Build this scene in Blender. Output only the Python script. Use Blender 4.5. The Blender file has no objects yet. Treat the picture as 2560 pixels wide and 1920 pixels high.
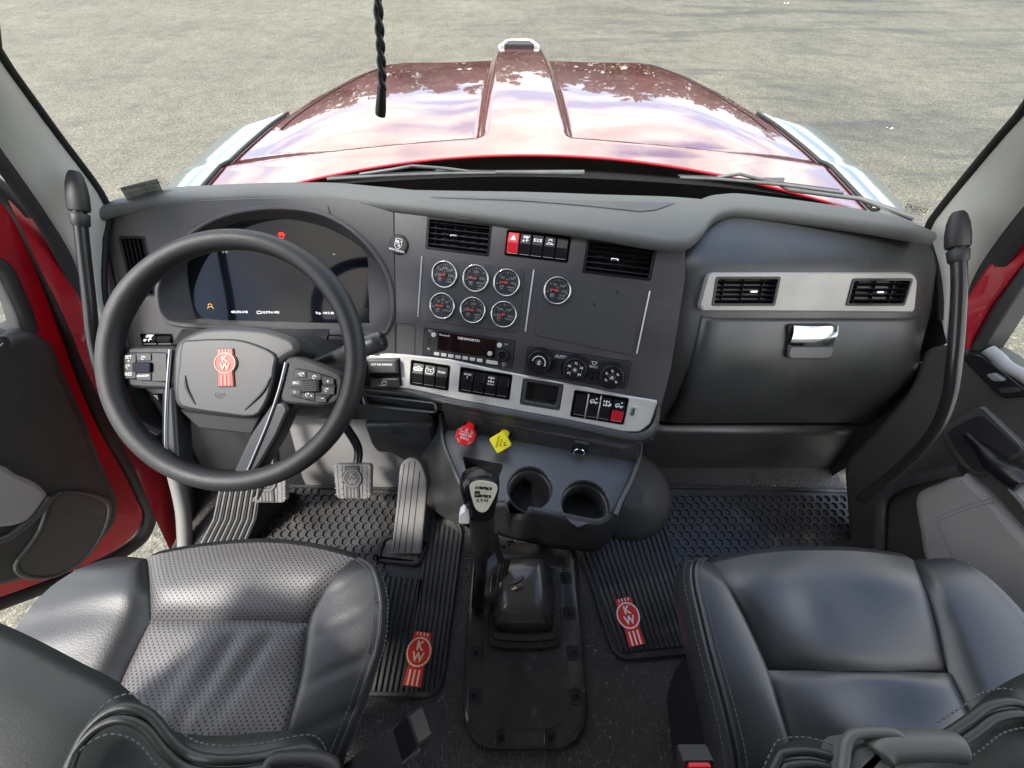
import bpy, math, random
from mathutils import Vector as V, Matrix
from mathutils.geometry import tessellate_polygon
random.seed(7)
R = math.radians
sc = bpy.context.scene
COL = sc.collection

# ------------------------------------------------------------------ camera, sky, sun, exposure
CAM_Z, PITCH, FPX = 1.35, R(54.0), 965.0          # camera height above the cab floor, downward pitch, focal length in photo pixels
cd = bpy.data.cameras.new('camera'); cam = bpy.data.objects.new('camera', cd); COL.objects.link(cam)
cam.location = (0, 0, CAM_Z); cam.rotation_euler = (R(90) - PITCH, 0, 0)
cd.sensor_width = 36.0; cd.lens = 36.0 * FPX / 2560.0; cd.clip_start = 0.02; cd.clip_end = 2000
sc.camera = cam
SUN_EL, SUN_AZ = R(57), R(242)                    # azimuth clockwise from +Y (the way the truck faces)
sdir = V((math.sin(SUN_AZ) * math.cos(SUN_EL), math.cos(SUN_AZ) * math.cos(SUN_EL), math.sin(SUN_EL)))
sl = bpy.data.lights.new('sun', 'SUN'); so = bpy.data.objects.new('sun', sl); COL.objects.link(so)
sl.energy = 1.5; sl.angle = R(10); sl.color = (1.0, 0.95, 0.87)
so.rotation_euler = sdir.to_track_quat('Z', 'Y').to_euler(); so.location = sdir * 30
w = bpy.data.worlds.new('World'); sc.world = w; w.use_nodes = True
nt = w.node_tree; nt.nodes.clear()
def N(t, k, **kw):
    n = t.nodes.new(k)
    for a, b in kw.items(): setattr(n, a, b)
    return n
out = N(nt, 'ShaderNodeOutputWorld'); bg = N(nt, 'ShaderNodeBackground'); bg.inputs[1].default_value = 0.12
sky = N(nt, 'ShaderNodeTexSky', sky_type='NISHITA', sun_disc=False, sun_elevation=SUN_EL, sun_rotation=SUN_AZ)
tc = N(nt, 'ShaderNodeTexCoord'); sep = N(nt, 'ShaderNodeSeparateXYZ'); nt.links.new(tc.outputs['Generated'], sep.inputs[0])
mx = N(nt, 'ShaderNodeMath', operation='MAXIMUM'); nt.links.new(sep.outputs[2], mx.inputs[0]); mx.inputs[1].default_value = 0.06
dv = N(nt, 'ShaderNodeVectorMath', operation='DIVIDE'); cmb = N(nt, 'ShaderNodeCombineXYZ')
for i in range(3): nt.links.new(mx.outputs[0], cmb.inputs[i])
nt.links.new(tc.outputs['Generated'], dv.inputs[0]); nt.links.new(cmb.outputs[0], dv.inputs[1])
noi = N(nt, 'ShaderNodeTexNoise'); noi.inputs['Scale'].default_value = 0.75; noi.inputs['Detail'].default_value = 7; noi.inputs['Roughness'].default_value = 0.55
off = N(nt, 'ShaderNodeVectorMath', operation='ADD'); off.inputs[1].default_value = (3.1, 1.7, 0.0); nt.links.new(dv.outputs[0], off.inputs[0]); nt.links.new(off.outputs[0], noi.inputs['Vector'])
rmp = N(nt, 'ShaderNodeValToRGB'); rmp.color_ramp.elements[0].position = 0.435; rmp.color_ramp.elements[1].position = 0.555
nt.links.new(noi.outputs['Fac'], rmp.inputs[0])
no2 = N(nt, 'ShaderNodeTexNoise'); no2.inputs['Scale'].default_value = 2.2; no2.inputs['Detail'].default_value = 5
nt.links.new(dv.outputs[0], no2.inputs['Vector'])
cr2 = N(nt, 'ShaderNodeValToRGB'); cr2.color_ramp.elements[0].color = (4.5, 4.35, 4.2, 1); cr2.color_ramp.elements[1].color = (9.6, 9.0, 8.0, 1)
cr2.color_ramp.elements[0].position = 0.3; cr2.color_ramp.elements[1].position = 0.7
nt.links.new(no2.outputs['Fac'], cr2.inputs[0])
mixs = N(nt, 'ShaderNodeMix', data_type='RGBA')
nt.links.new(rmp.outputs[0], mixs.inputs[0]); nt.links.new(sky.outputs[0], mixs.inputs[6]); nt.links.new(cr2.outputs[0], mixs.inputs[7])
nt.links.new(mixs.outputs[2], bg.inputs[0]); nt.links.new(bg.outputs[0], out.inputs[0])
vs = sc.view_settings; vs.view_transform = 'Standard'; vs.look = 'None'; vs.gamma = 1; vs.exposure = 2.05; vs.use_curve_mapping = False
sc.cycles.max_bounces = 8; sc.cycles.transparent_max_bounces = 12

# ------------------------------------------------------------------ measuring: a photo pixel (2560 x 1920) met with a real surface
C0 = V((0, 0, CAM_Z)); FW = V((0, math.cos(PITCH), -math.sin(PITCH))); UP = V((0, math.sin(PITCH), math.cos(PITCH))); RT = V((1, 0, 0))
def ray(u, v): return RT * ((u - 1280) / FPX) + UP * ((960 - v) / FPX) + FW
def onp(u, v, p0, n):
    k = ray(u, v); return C0 + k * ((V(p0) - C0).dot(n) / k.dot(n))
def onz(u, v, z): return onp(u, v, (0, 0, z), V((0, 0, 1)))
def ony(u, v, y): return onp(u, v, (0, y, 0), V((0, 1, 0)))
def onx(u, v, x): return onp(u, v, (x, 0, 0), V((1, 0, 0)))
class Fr:
    """a flat face of the cab: origin, right, up, outward normal"""
    def __init__(s, o, ex, ey):
        s.o = V(o); s.ex = V(ex).normalized(); s.n = s.ex.cross(V(ey)).normalized(); s.ey = s.n.cross(s.ex)
    def p(s, x, y, h=0.0): return s.o + s.ex * x + s.ey * y + s.n * h
    def uv(s, u, v, h=0.0):
        q = onp(u, v, s.o + s.n * h, s.n) - s.o; return (q.dot(s.ex), q.dot(s.ey))
    def at(s, x, y, h=0.0): return Fr(s.p(x, y, h), s.ex, s.ey)
    def rot(s, a):
        return Fr(s.o, s.ex * math.cos(a) + s.ey * math.sin(a), s.ey * math.cos(a) - s.ex * math.sin(a))
    def tilt(s, a):      # turn about ex: positive leans the face's normal down towards -ey
        return Fr(s.o, s.ex, s.ey * math.cos(a) + s.n * math.sin(a))
    def turn(s, a):      # turn about ey
        return Fr(s.o, s.ex * math.cos(a) - s.n * math.sin(a), s.ey)
def crop(x0, y0, sx):    # readings taken in an enlarged view of the photo
    return lambda *pts: [(x0 + a / sx, y0 + b / sx) for a, b in pts]
c3 = crop(200, 480, 2.1825); c4 = crop(880, 500, 2.6333); c5 = crop(1600, 480, 2.1833); c6 = crop(900, 980, 2.6976)
c7 = crop(0, 1200, 2.212); c8 = crop(900, 1300, 2.6756); c9 = crop(1640, 1300, 2.4043); cA = crop(0, 400, 1.507); cB = crop(500, 1080, 3.16)
cD = crop(2150, 700, 2.0732); c1 = crop(0, 0, 1.728); c2 = crop(1280, 0, 1.728)

# ------------------------------------------------------------------ materials
MATS = {}
def mat(name, col, rough=0.5, metal=0.0, bump=None, spec=0.5, coat=0.0, var=0.0, vscale=6.0, wear=None):
    """bump: (kind, scale, strength, distance); wear: (scale, colour, amount) pale scuffs"""
    if name in MATS: return MATS[name]
    m = bpy.data.materials.new(name); m.use_nodes = True; t = m.node_tree; b = t.nodes['Principled BSDF']
    c = tuple(col) + (1,)
    b.inputs['Base Color'].default_value = c; b.inputs['Roughness'].default_value = rough; b.inputs['Metallic'].default_value = metal
    b.inputs['Specular IOR Level'].default_value = spec; b.inputs['Coat Weight'].default_value = coat; b.inputs['Coat Roughness'].default_value = 0.03
    tcn = N(t, 'ShaderNodeTexCoord')
    last = None
    if var:
        n = N(t, 'ShaderNodeTexNoise'); n.inputs['Scale'].default_value = vscale; n.inputs['Detail'].default_value = 6
        t.links.new(tcn.outputs['Object'], n.inputs['Vector'])
        mr = N(t, 'ShaderNodeMapRange'); mr.inputs[1].default_value = 0.3; mr.inputs[2].default_value = 0.7; mr.inputs[3].default_value = 1 - var; mr.inputs[4].default_value = 1 + var
        t.links.new(n.outputs['Fac'], mr.inputs[0])
        mm = N(t, 'ShaderNodeMix', data_type='RGBA', blend_type='MULTIPLY'); mm.inputs[0].default_value = 1; mm.inputs[6].default_value = c
        t.links.new(mr.outputs[0], mm.inputs[7]); last = mm.outputs[2]
        m2 = N(t, 'ShaderNodeMapRange'); m2.inputs[1].default_value = 0.3; m2.inputs[2].default_value = 0.7; m2.inputs[3].default_value = max(0.02, rough - 0.1); m2.inputs[4].default_value = rough + 0.1
        t.links.new(n.outputs['Fac'], m2.inputs[0]); t.links.new(m2.outputs[0], b.inputs['Roughness'])
    if wear:
        n = N(t, 'ShaderNodeTexNoise'); n.inputs['Scale'].default_value = wear[0]; n.inputs['Detail'].default_value = 9; n.inputs['Roughness'].default_value = 0.72
        t.links.new(tcn.outputs['Object'], n.inputs['Vector'])
        cr = N(t, 'ShaderNodeMapRange'); cr.inputs[1].default_value = 0.56; cr.inputs[2].default_value = 0.74; cr.inputs[3].default_value = 0; cr.inputs[4].default_value = wear[2]
        t.links.new(n.outputs['Fac'], cr.inputs[0])
        mw = N(t, 'ShaderNodeMix', data_type='RGBA'); mw.inputs[7].default_value = tuple(wear[1]) + (1,)
        t.links.new(cr.outputs[0], mw.inputs[0])
        if last: t.links.new(last, mw.inputs[6])
        else: mw.inputs[6].default_value = c
        last = mw.outputs[2]
    if last: t.links.new(last, b.inputs['Base Color'])
    if bump:
        kind, s, st, dist = bump
        if kind == 'noise':
            n = N(t, 'ShaderNodeTexNoise'); n.inputs['Scale'].default_value = s; n.inputs['Detail'].default_value = 3; o = n.outputs['Fac']
        else:
            n = N(t, 'ShaderNodeTexVoronoi', feature='F1' if kind == 'cells' else 'DISTANCE_TO_EDGE'); n.inputs['Scale'].default_value = s; o = n.outputs['Distance']
        if kind == 'leather':
            wn = N(t, 'ShaderNodeTexNoise'); wn.inputs['Scale'].default_value = s * 0.6
            t.links.new(tcn.outputs['Object'], wn.inputs['Vector'])
            mv = N(t, 'ShaderNodeMix', data_type='VECTOR'); mv.inputs[0].default_value = 0.0016
            t.links.new(tcn.outputs['Object'], mv.inputs[4]); t.links.new(wn.outputs['Color'], mv.inputs[5]); t.links.new(mv.outputs[1], n.inputs['Vector'])
            rr = N(t, 'ShaderNodeMapRange'); rr.inputs[1].default_value = 0; rr.inputs[2].default_value = 0.18
            t.links.new(o, rr.inputs[0]); o = rr.outputs[0]
        else:
            t.links.new(tcn.outputs['Object'], n.inputs['Vector'])
        bp = N(t, 'ShaderNodeBump'); bp.inputs['Strength'].default_value = st; bp.inputs['Distance'].default_value = dist
        t.links.new(o, bp.inputs['Height']); t.links.new(bp.outputs[0], b.inputs['Normal'])
    MATS[name] = m; return m

# ------------------------------------------------------------------ mesh builder
class MB:
    def __init__(s): s.v = []; s.f = []; s.m = []; s.sm = []; s.mats = []
    def mi(s, m):
        if m not in s.mats: s.mats.append(m)
        return s.mats.index(m)
    def add(s, vs_, fs, m, smooth=False):
        k = len(s.v); i = s.mi(m)
        s.v += [V(p) for p in vs_]
        for f in fs: s.f.append(tuple(j + k for j in f)); s.m.append(i); s.sm.append(smooth)
        return s
    # closed polygon raised from h0 to h1 on frame F, with a chamfered or rounded top edge
    def prism(s, F, poly, h0, h1, m, bev=0.0, seg=2, smooth=False, cap=True, bottom=False):
        if area(poly) < 0: poly = poly[::-1]
        rings = [(poly, h0)]
        if bev > 0:
            for k in range(seg + 1):
                a = k / seg * math.pi / 2
                rings.append((inset(poly, bev * (1 - math.cos(a))), h1 - bev * (1 - math.sin(a))))
        else: rings.append((poly, h1))
        n = len(poly); vs_ = [F.p(x, y, h) for pl, h in rings for x, y in pl]; fs = []
        for r in range(len(rings) - 1):
            for i in range(n):
                j = (i + 1) % n; fs.append((r * n + i, r * n + j, (r + 1) * n + j, (r + 1) * n + i))
        s.add(vs_, fs, m, smooth)
        if cap: s.flat(F, rings[-1][0], h1, m)
        if bottom: s.flat(F, poly[::-1], h0, m)
        return s
    def flat(s, F, poly, h, m, holes=()):
        if holes:
            polys = [poly] + list(holes)
            tri = tessellate_polygon([[V((x, y, 0)) for x, y in p] for p in polys])
            pts = [q for p in polys for q in p]; fs = []
            for a, b, c in tri:
                ax = (pts[b][0]-pts[a][0])*(pts[c][1]-pts[a][1])-(pts[b][1]-pts[a][1])*(pts[c][0]-pts[a][0])
                fs.append((a, b, c) if ax > 0 else (a, c, b))
            return s.add([F.p(x, y, h) for x, y in pts], fs, m)
        return s.add([F.p(x, y, h) for x, y in poly], [tuple(range(len(poly)))], m)
    # panel with openings; every opening gets walls going back by 'deep'
    def panel(s, F, poly, holes, h, thick, deep, m, mwall=None, bev=0.002):
        if area(poly) < 0: poly = poly[::-1]
        hs = [q if area(q) < 0 else q[::-1] for q in holes]
        s.flat(F, inset(poly, bev), h, m, hs)
        n = len(poly); ip = inset(poly, bev)
        s.add([F.p(x, y, h) for x, y in ip] + [F.p(x, y, h - bev) for x, y in poly] + [F.p(x, y, h - thick) for x, y in poly],
              [(i, n + i, n + (i + 1) % n, (i + 1) % n) for i in range(n)] + [(n + i, 2 * n + i, 2 * n + (i + 1) % n, n + (i + 1) % n) for i in range(n)], m)
        for q in hs:
            n = len(q); d_ = deep
            s.add([F.p(x, y, h) for x, y in q] + [F.p(x, y, h - d_) for x, y in q], [(i, n + i, n + (i + 1) % n, (i + 1) % n) for i in range(n)], mwall or m)
        return s
    def ring(s, F, po, pi, h0, h1, m, bev=0.0):
        if area(po) < 0: po = po[::-1]
        if area(pi) < 0: pi = pi[::-1]
        n = len(po); b = bev
        seq = [(po, h0), (po, h1 - b)] + ([(inset(po, b), h1), (inset(pi, -b), h1)] if b else [(po, h1), (pi, h1)][1:]) + [(pi, h1 - b), (pi, h0)]
        if not b: seq = [(po, h0), (po, h1), (pi, h1), (pi, h0)]
        vs_ = [F.p(x, y, h) for pl, h in seq for x, y in pl]; fs = []
        for r in range(len(seq) - 1):
            for i in range(n): j = (i + 1) % n; fs.append((r * n + i, r * n + j, (r + 1) * n + j, (r + 1) * n + i))
        return s.add(vs_, fs, m)
    def lathe(s, F, x, y, prof, m, n=28, smooth=True, sx=1.0, cap=True):
        vs_ = []; fs = []
        for r, h in prof:
            for i in range(n):
                a = 2 * math.pi * i / n; vs_.append(F.p(x + r * sx * math.cos(a), y + r * math.sin(a), h))
        for k in range(len(prof) - 1):
            for i in range(n): j = (i + 1) % n; fs.append((k * n + i, k * n + j, (k + 1) * n + j, (k + 1) * n + i))
        s.add(vs_, fs, m, smooth)
        if cap and prof[-1][0] > 1e-4:
            k = len(prof) - 1; s.add(vs_[k * n:], [tuple(range(n))], m)
        return s
    def box(s, F, x0, y0, x1, y1, h0, h1, m, bev=0.0):
        return s.prism(F, [(x0, y0), (x1, y0), (x1, y1), (x0, y1)], h0, h1, m, bev, 2)
    def tube(s, path, rad, m, n=10, smooth=True, cap=True, closed=False):
        P = [V(p) for p in path]; k = len(P)
        rs = rad if hasattr(rad, '__len__') else [rad] * k
        vs_ = []; fs = []; u = None
        for i in range(k):
            t = (P[(i + 1) % k] - P[i - 1]) if closed else (P[min(i + 1, k - 1)] - P[max(i - 1, 0)])
            t.normalize()
            if u is None:
                u = V((0, 0, 1)).cross(t)
                if u.length < 1e-3: u = V((1, 0, 0)).cross(t)
            u = (u - t * u.dot(t)).normalized(); w_ = t.cross(u)
            for j in range(n):
                a = 2 * math.pi * j / n; vs_.append(P[i] + (u * math.cos(a) + w_ * math.sin(a)) * rs[i])
        for i in range(k if closed else k - 1):
            i2 = (i + 1) % k
            for j in range(n): j2 = (j + 1) % n; fs.append((i * n + j, i * n + j2, i2 * n + j2, i2 * n + j))
        s.add(vs_, fs, m, smooth)
        if cap and not closed:
            s.add(vs_[:n], [tuple(range(n))[::-1]], m); s.add(vs_[-n:], [tuple(range(n))], m)
        return s
    def grid(s, rows, m, smooth=True, closed=False, flip=False):
        a = len(rows); b = len(rows[0]); vs_ = [p for r in rows for p in r]; fs = []
        for i in range(a - 1):
            for j in range(b if closed else b - 1):
                j2 = (j + 1) % b; f = (i * b + j, i * b + j2, (i + 1) * b + j2, (i + 1) * b + j); fs.append(f[::-1] if flip else f)
        return s.add(vs_, fs, m, smooth)
    # thin lines printed on a face
    def strokes(s, F, lines, wd, h, m):
        for ln in lines:
            for (a, b), (c, d) in zip(ln[:-1], ln[1:]):
                L = math.hypot(c - a, d - b)
                if L < 1e-7: continue
                nx, ny = -(d - b) / L * wd / 2, (c - a) / L * wd / 2; ex, ey = (c - a) / L * wd * 0.3, (d - b) / L * wd * 0.3
                s.add([F.p(a - ex - nx, b - ey - ny, h), F.p(c + ex - nx, d + ey - ny, h), F.p(c + ex + nx, d + ey + ny, h), F.p(a - ex + nx, b - ey + ny, h)], [(0, 1, 2, 3)], m)
        return s
    def text(s, F, body, x, y, size, h, m, ang=0.0, bold=0.0, sx=1.0, align='CENTER'):
        vs_, fs = text_mesh(body, bold, align); ca, sa = math.cos(ang), math.sin(ang)
        return s.add([F.p(x + (p[0] * sx * ca - p[1] * sa) * size, y + (p[0] * sx * sa + p[1] * ca) * size, h) for p in vs_], fs, m)
_TX = {}
def text_mesh(body, bold, align):
    k = (body, bold, align)
    if k not in _TX:
        c = bpy.data.curves.new('lettering', 'FONT'); c.body = body; c.size = 1; c.align_x = align; c.align_y = 'CENTER'; c.resolution_u = 2; c.offset = bold
        o = bpy.data.objects.new('lettering', c); me = bpy.data.meshes.new_from_object(o)
        _TX[k] = ([tuple(v.co) for v in me.vertices], [tuple(p.vertices) for p in me.polygons])
        bpy.data.objects.remove(o); bpy.data.curves.remove(c); bpy.data.meshes.remove(me)
    return _TX[k]
def area(p): return 0.5 * sum(p[i][0] * p[(i + 1) % len(p)][1] - p[(i + 1) % len(p)][0] * p[i][1] for i in range(len(p)))
def inset(p, d):
    n = len(p); o = []
    sgn = 1 if area(p) > 0 else -1
    for i in range(n):
        a, b, c = V(p[i - 1] + (0,)), V(p[i] + (0,)), V(p[(i + 1) % n] + (0,))
        e1 = (b - a); e2 = (c - b)
        if e1.length < 1e-9 or e2.length < 1e-9: o.append(p[i]); continue
        e1.normalize(); e2.normalize()
        n1 = V((-e1.y, e1.x, 0)) * sgn; n2 = V((-e2.y, e2.x, 0)) * sgn; bi = n1 + n2
        if bi.length < 1e-6: o.append(p[i]); continue
        bi.normalize(); k = d / max(0.35, bi.dot(n1)); q = b + bi * k; o.append((q.x, q.y))
    return o
def rounded(p, r, n=4):
    out_ = []
    L = len(p)
    for i in range(L):
        a, b, c = V(p[i - 1] + (0,)), V(p[i] + (0,)), V(p[(i + 1) % L] + (0,))
        rr = r[i] if hasattr(r, '__len__') else r
        d1 = (a - b); d2 = (c - b); l = min(rr, d1.length * 0.48, d2.length * 0.48)
        if l < 1e-6: out_.append(p[i]); continue
        p1 = b + d1.normalized() * l; p2 = b + d2.normalized() * l
        for k in range(n + 1):
            t = k / n; q = p1 * (1 - t) ** 2 + b * 2 * t * (1 - t) + p2 * t * t; out_.append((q.x, q.y))
    return out_
def rrect(x0, y0, x1, y1, r, n=4): return rounded([(x0, y0), (x1, y0), (x1, y1), (x0, y1)], r, n)
def circ(x, y, r, n=24, a0=0.0, a1=2 * math.pi, sx=1.0):
    full = abs(a1 - a0 - 2 * math.pi) < 1e-6
    return [(x + r * sx * math.cos(a0 + (a1 - a0) * i / (n if full else n - 1)), y + r * math.sin(a0 + (a1 - a0) * i / (n if full else n - 1))) for i in range(n)]
def spline(pts, n=8, closed=False):
    P = [V(p) if len(p) == 3 else V((p[0], p[1], 0)) for p in pts]; o = []; k = len(P)
    for i in range(k if closed else k - 1):
        if closed: a, b, c, d = P[i - 1], P[i], P[(i + 1) % k], P[(i + 2) % k]
        else: a, b, c, d = P[max(i - 1, 0)], P[i], P[i + 1], P[min(i + 2, k - 1)]
        for j in range(n):
            t = j / n; o.append(0.5 * (2 * b + (c - a) * t + (2 * a - 5 * b + 4 * c - d) * t * t + (3 * b - a - 3 * c + d) * t ** 3))
    if not closed: o.append(P[-1].copy())
    return o
def sp2(pts, n=6, closed=False): return [(q.x, q.y) for q in spline(pts, n, closed)]
def smooth01(x): x = min(1, max(0, x)); return x * x * (3 - 2 * x)
def lerp(a, b, t): return a + (b - a) * t

# ------------------------------------------------------------------ objects
def put(o, parent):
    COL.objects.link(o)
    if parent is not None: o.parent = parent
def wloc(o):
    p = V(o.location)
    while o.parent is not None: o = o.parent; p += V(o.location)
    return p
def build(name, mb, parent=None, label=None, cat=None, group=None, kind=None, sub=0, auto=None):
    if not mb.v: raise ValueError('empty ' + name)
    lo = V([min(p[i] for p in mb.v) for i in range(3)]); hi = V([max(p[i] for p in mb.v) for i in range(3)])
    o0 = V(((lo.x + hi.x) / 2, (lo.y + hi.y) / 2, lo.z))
    me = bpy.data.meshes.new(name); me.from_pydata([p - o0 for p in mb.v], [], mb.f)
    for m in mb.mats: me.materials.append(m)
    me.polygons.foreach_set('material_index', mb.m); me.polygons.foreach_set('use_smooth', mb.sm); me.update()
    o = bpy.data.objects.new(name, me); put(o, parent)
    o.location = o0 - (wloc(parent) if parent is not None else V((0, 0, 0)))
    if sub:
        md = o.modifiers.new('soften', 'SUBSURF'); md.levels = sub; md.render_levels = sub
    tag(o, label, cat, group, kind); return o
def tag(o, label=None, cat=None, group=None, kind=None):
    for k, x in (('label', label), ('category', cat), ('group', group), ('kind', kind)):
        if x: o[k] = x
def thing(name, loc, label, cat, group=None):
    o = bpy.data.objects.new(name, None); o.empty_display_size = 0.05; COL.objects.link(o); o.location = loc; tag(o, label, cat, group); return o
# ------------------------------------------------------------------ shared materials
M_dash = mat('charcoal_grained_plastic', (0.054, 0.0525, 0.055), 0.42, bump=('noise', 480, 0.5, 0.0010), var=0.10, vscale=9, wear=(16, (0.16, 0.16, 0.16), 0.15))
M_pad = mat('grey_green_soft_dash_pad', (0.092, 0.098, 0.095), 0.55, bump=('leather', 420, 0.5, 0.0009), var=0.10, vscale=7)
M_glove = mat('dark_grey_scuffed_plastic', (0.042, 0.044, 0.045), 0.36, spec=0.75, bump=('noise', 700, 0.30, 0.0006), var=0.06, vscale=7, wear=(22, (0.20, 0.21, 0.21), 0.14))
M_black = mat('black_gloss_plastic', (0.010, 0.010, 0.012), 0.25, spec=0.35)
M_blackm = mat('black_matt_plastic', (0.018, 0.018, 0.019), 0.55, bump=('noise', 700, 0.2, 0.0005))
M_void = mat('black_recess', (0.006, 0.006, 0.007), 0.7)
M_silver = mat('silver_satin_trim', (0.62, 0.61, 0.58), 0.42, metal=0.35, var=0.05, vscale=20)
M_chrome = mat('bright_chrome', (0.86, 0.87, 0.88), 0.08, metal=1.0)
M_steel = mat('worn_steel', (0.45, 0.44, 0.42), 0.35, metal=1.0, var=0.2, vscale=40)
M_white = mat('white_print', (0.80, 0.80, 0.80), 0.5)
M_grey = mat('grey_print', (0.40, 0.40, 0.40), 0.5)
M_redsw = mat('red_switch_plastic', (0.52, 0.012, 0.022), 0.35)
M_redk = mat('bright_red_enamel', (0.74, 0.020, 0.018), 0.35)
M_yel = mat('yellow_plastic', (0.80, 0.70, 0.02), 0.45)
M_cream = mat('cream_enamel', (0.72, 0.62, 0.38), 0.4)
M_rubber = mat('black_rubber', (0.020, 0.020, 0.020), 0.55, bump=('noise', 420, 0.3, 0.0008), var=0.25, vscale=14, wear=(18, (0.13, 0.12, 0.10), 0.45))
M_mat = mat('dusty_floor_mat_rubber', (0.024, 0.023, 0.023), 0.38, var=0.25, vscale=10, wear=(13, (0.17, 0.15, 0.12), 0.75))
M_vinyl = mat('dark_vinyl_floor', (0.056, 0.053, 0.050), 0.34, bump=('leather', 180, 0.8, 0.0018), var=0.2, vscale=5)
M_boot = mat('black_glossy_rubber', (0.046, 0.043, 0.041), 0.22, var=0.2, vscale=12, wear=(6, (0.12, 0.115, 0.11), 0.45))
M_leather = mat('black_leather', (0.026, 0.027, 0.028), 0.43, spec=0.7, bump=('leather', 250, 0.14, 0.0006), var=0.10, vscale=6)
M_leatherf = mat('fine_grain_black_leather', (0.026, 0.028, 0.031), 0.40, spec=0.85, bump=('leather', 260, 0.13, 0.0006), var=0.10, vscale=6)
M_leatherd = mat('charcoal_green_leather', (0.022, 0.027, 0.025), 0.50, bump=('noise', 500, 0.3, 0.0006), var=0.15, vscale=5)
M_cloth = mat('grey_door_cloth', (0.28, 0.27, 0.265), 0.65, bump=('leather', 380, 0.4, 0.0008), var=0.06)
M_wheel = mat('black_wheel_leather', (0.016, 0.017, 0.018), 0.44, spec=0.4, bump=('leather', 420, 0.30, 0.0006), var=0.08)
M_door = mat('brown_black_door_plastic', (0.034, 0.032, 0.030), 0.55, bump=('noise', 600, 0.3, 0.0006), var=0.12, wear=(14, (0.14, 0.13, 0.12), 0.2))
M_pillar = mat('warm_grey_pillar_trim', (0.50, 0.50, 0.455), 0.65, bump=('noise', 800, 0.25, 0.0005), var=0.05)
M_seal = mat('black_weatherstrip_rubber', (0.022, 0.021, 0.021), 0.6, bump=('noise', 300, 0.3, 0.0008), var=0.2, wear=(20, (0.12, 0.11, 0.10), 0.3))
M_red = mat('deep_red_paint', (0.42, 0.006, 0.018), 0.30, metal=0.15, coat=1.0)
M_grab = mat('black_powder_coat', (0.016, 0.016, 0.017), 0.24, bump=('noise', 260, 0.25, 0.0005))
M_stitch = mat('grey_stitch_thread', (0.075, 0.08, 0.085), 0.7)
M_screen = mat('dark_display_glass', (0.004, 0.005, 0.008), 0.06, spec=0.22)
M_radio = mat('brown_black_display_glass', (0.016, 0.007, 0.007), 0.08, spec=0.7)
M_alu = mat('light_grey_footwell_plastic', (0.23, 0.225, 0.22), 0.55, bump=('noise', 500, 0.25, 0.0005), var=0.1, wear=(9, (0.33, 0.29, 0.24), 0.4))
M_pedal = mat('dusty_pedal_rubber', (0.19, 0.185, 0.18), 0.6, var=0.15, vscale=25, wear=(14, (0.42, 0.33, 0.24), 0.35))
def emit(name, col, st):
    m = bpy.data.materials.new(name); m.use_nodes = True; b = m.node_tree.nodes['Principled BSDF']
    b.inputs['Base Color'].default_value = (0, 0, 0, 1); b.inputs['Emission Color'].default_value = tuple(col) + (1,); b.inputs['Emission Strength'].default_value = st; return m
M_lit = emit('lit_display_white', (0.8, 0.82, 0.85), 0.55)
M_litr = emit('lit_display_red', (0.9, 0.02, 0.02), 0.8)
M_lita = emit('lit_display_amber', (0.9, 0.45, 0.05), 0.5)

def glass_mat(name, tint, gloss=0.10):
    m = bpy.data.materials.new(name); m.use_nodes = True; t = m.node_tree; t.nodes.clear()
    o = N(t, 'ShaderNodeOutputMaterial'); tr = N(t, 'ShaderNodeBsdfTransparent'); tr.inputs[0].default_value = tuple(tint) + (1,)
    g = N(t, 'ShaderNodeBsdfGlossy'); g.inputs['Roughness'].default_value = 0.02
    fr = N(t, 'ShaderNodeFresnel'); fr.inputs[0].default_value = 1.25
    mx_ = N(t, 'ShaderNodeMixShader'); mu = N(t, 'ShaderNodeMath', operation='MULTIPLY'); mu.inputs[1].default_value = gloss * 10
    t.links.new(fr.outputs[0], mu.inputs[0]); t.links.new(mu.outputs[0], mx_.inputs[0]); t.links.new(tr.outputs[0], mx_.inputs[1]); t.links.new(g.outputs[0], mx_.inputs[2]); t.links.new(mx_.outputs[0], o.inputs[0])
    return m
M_glass = glass_mat('windshield_glass', (0.97, 0.985, 0.97), 0.03)
M_gglass = glass_mat('gauge_glass', (0.97, 0.97, 0.97), 0.05)

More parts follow.
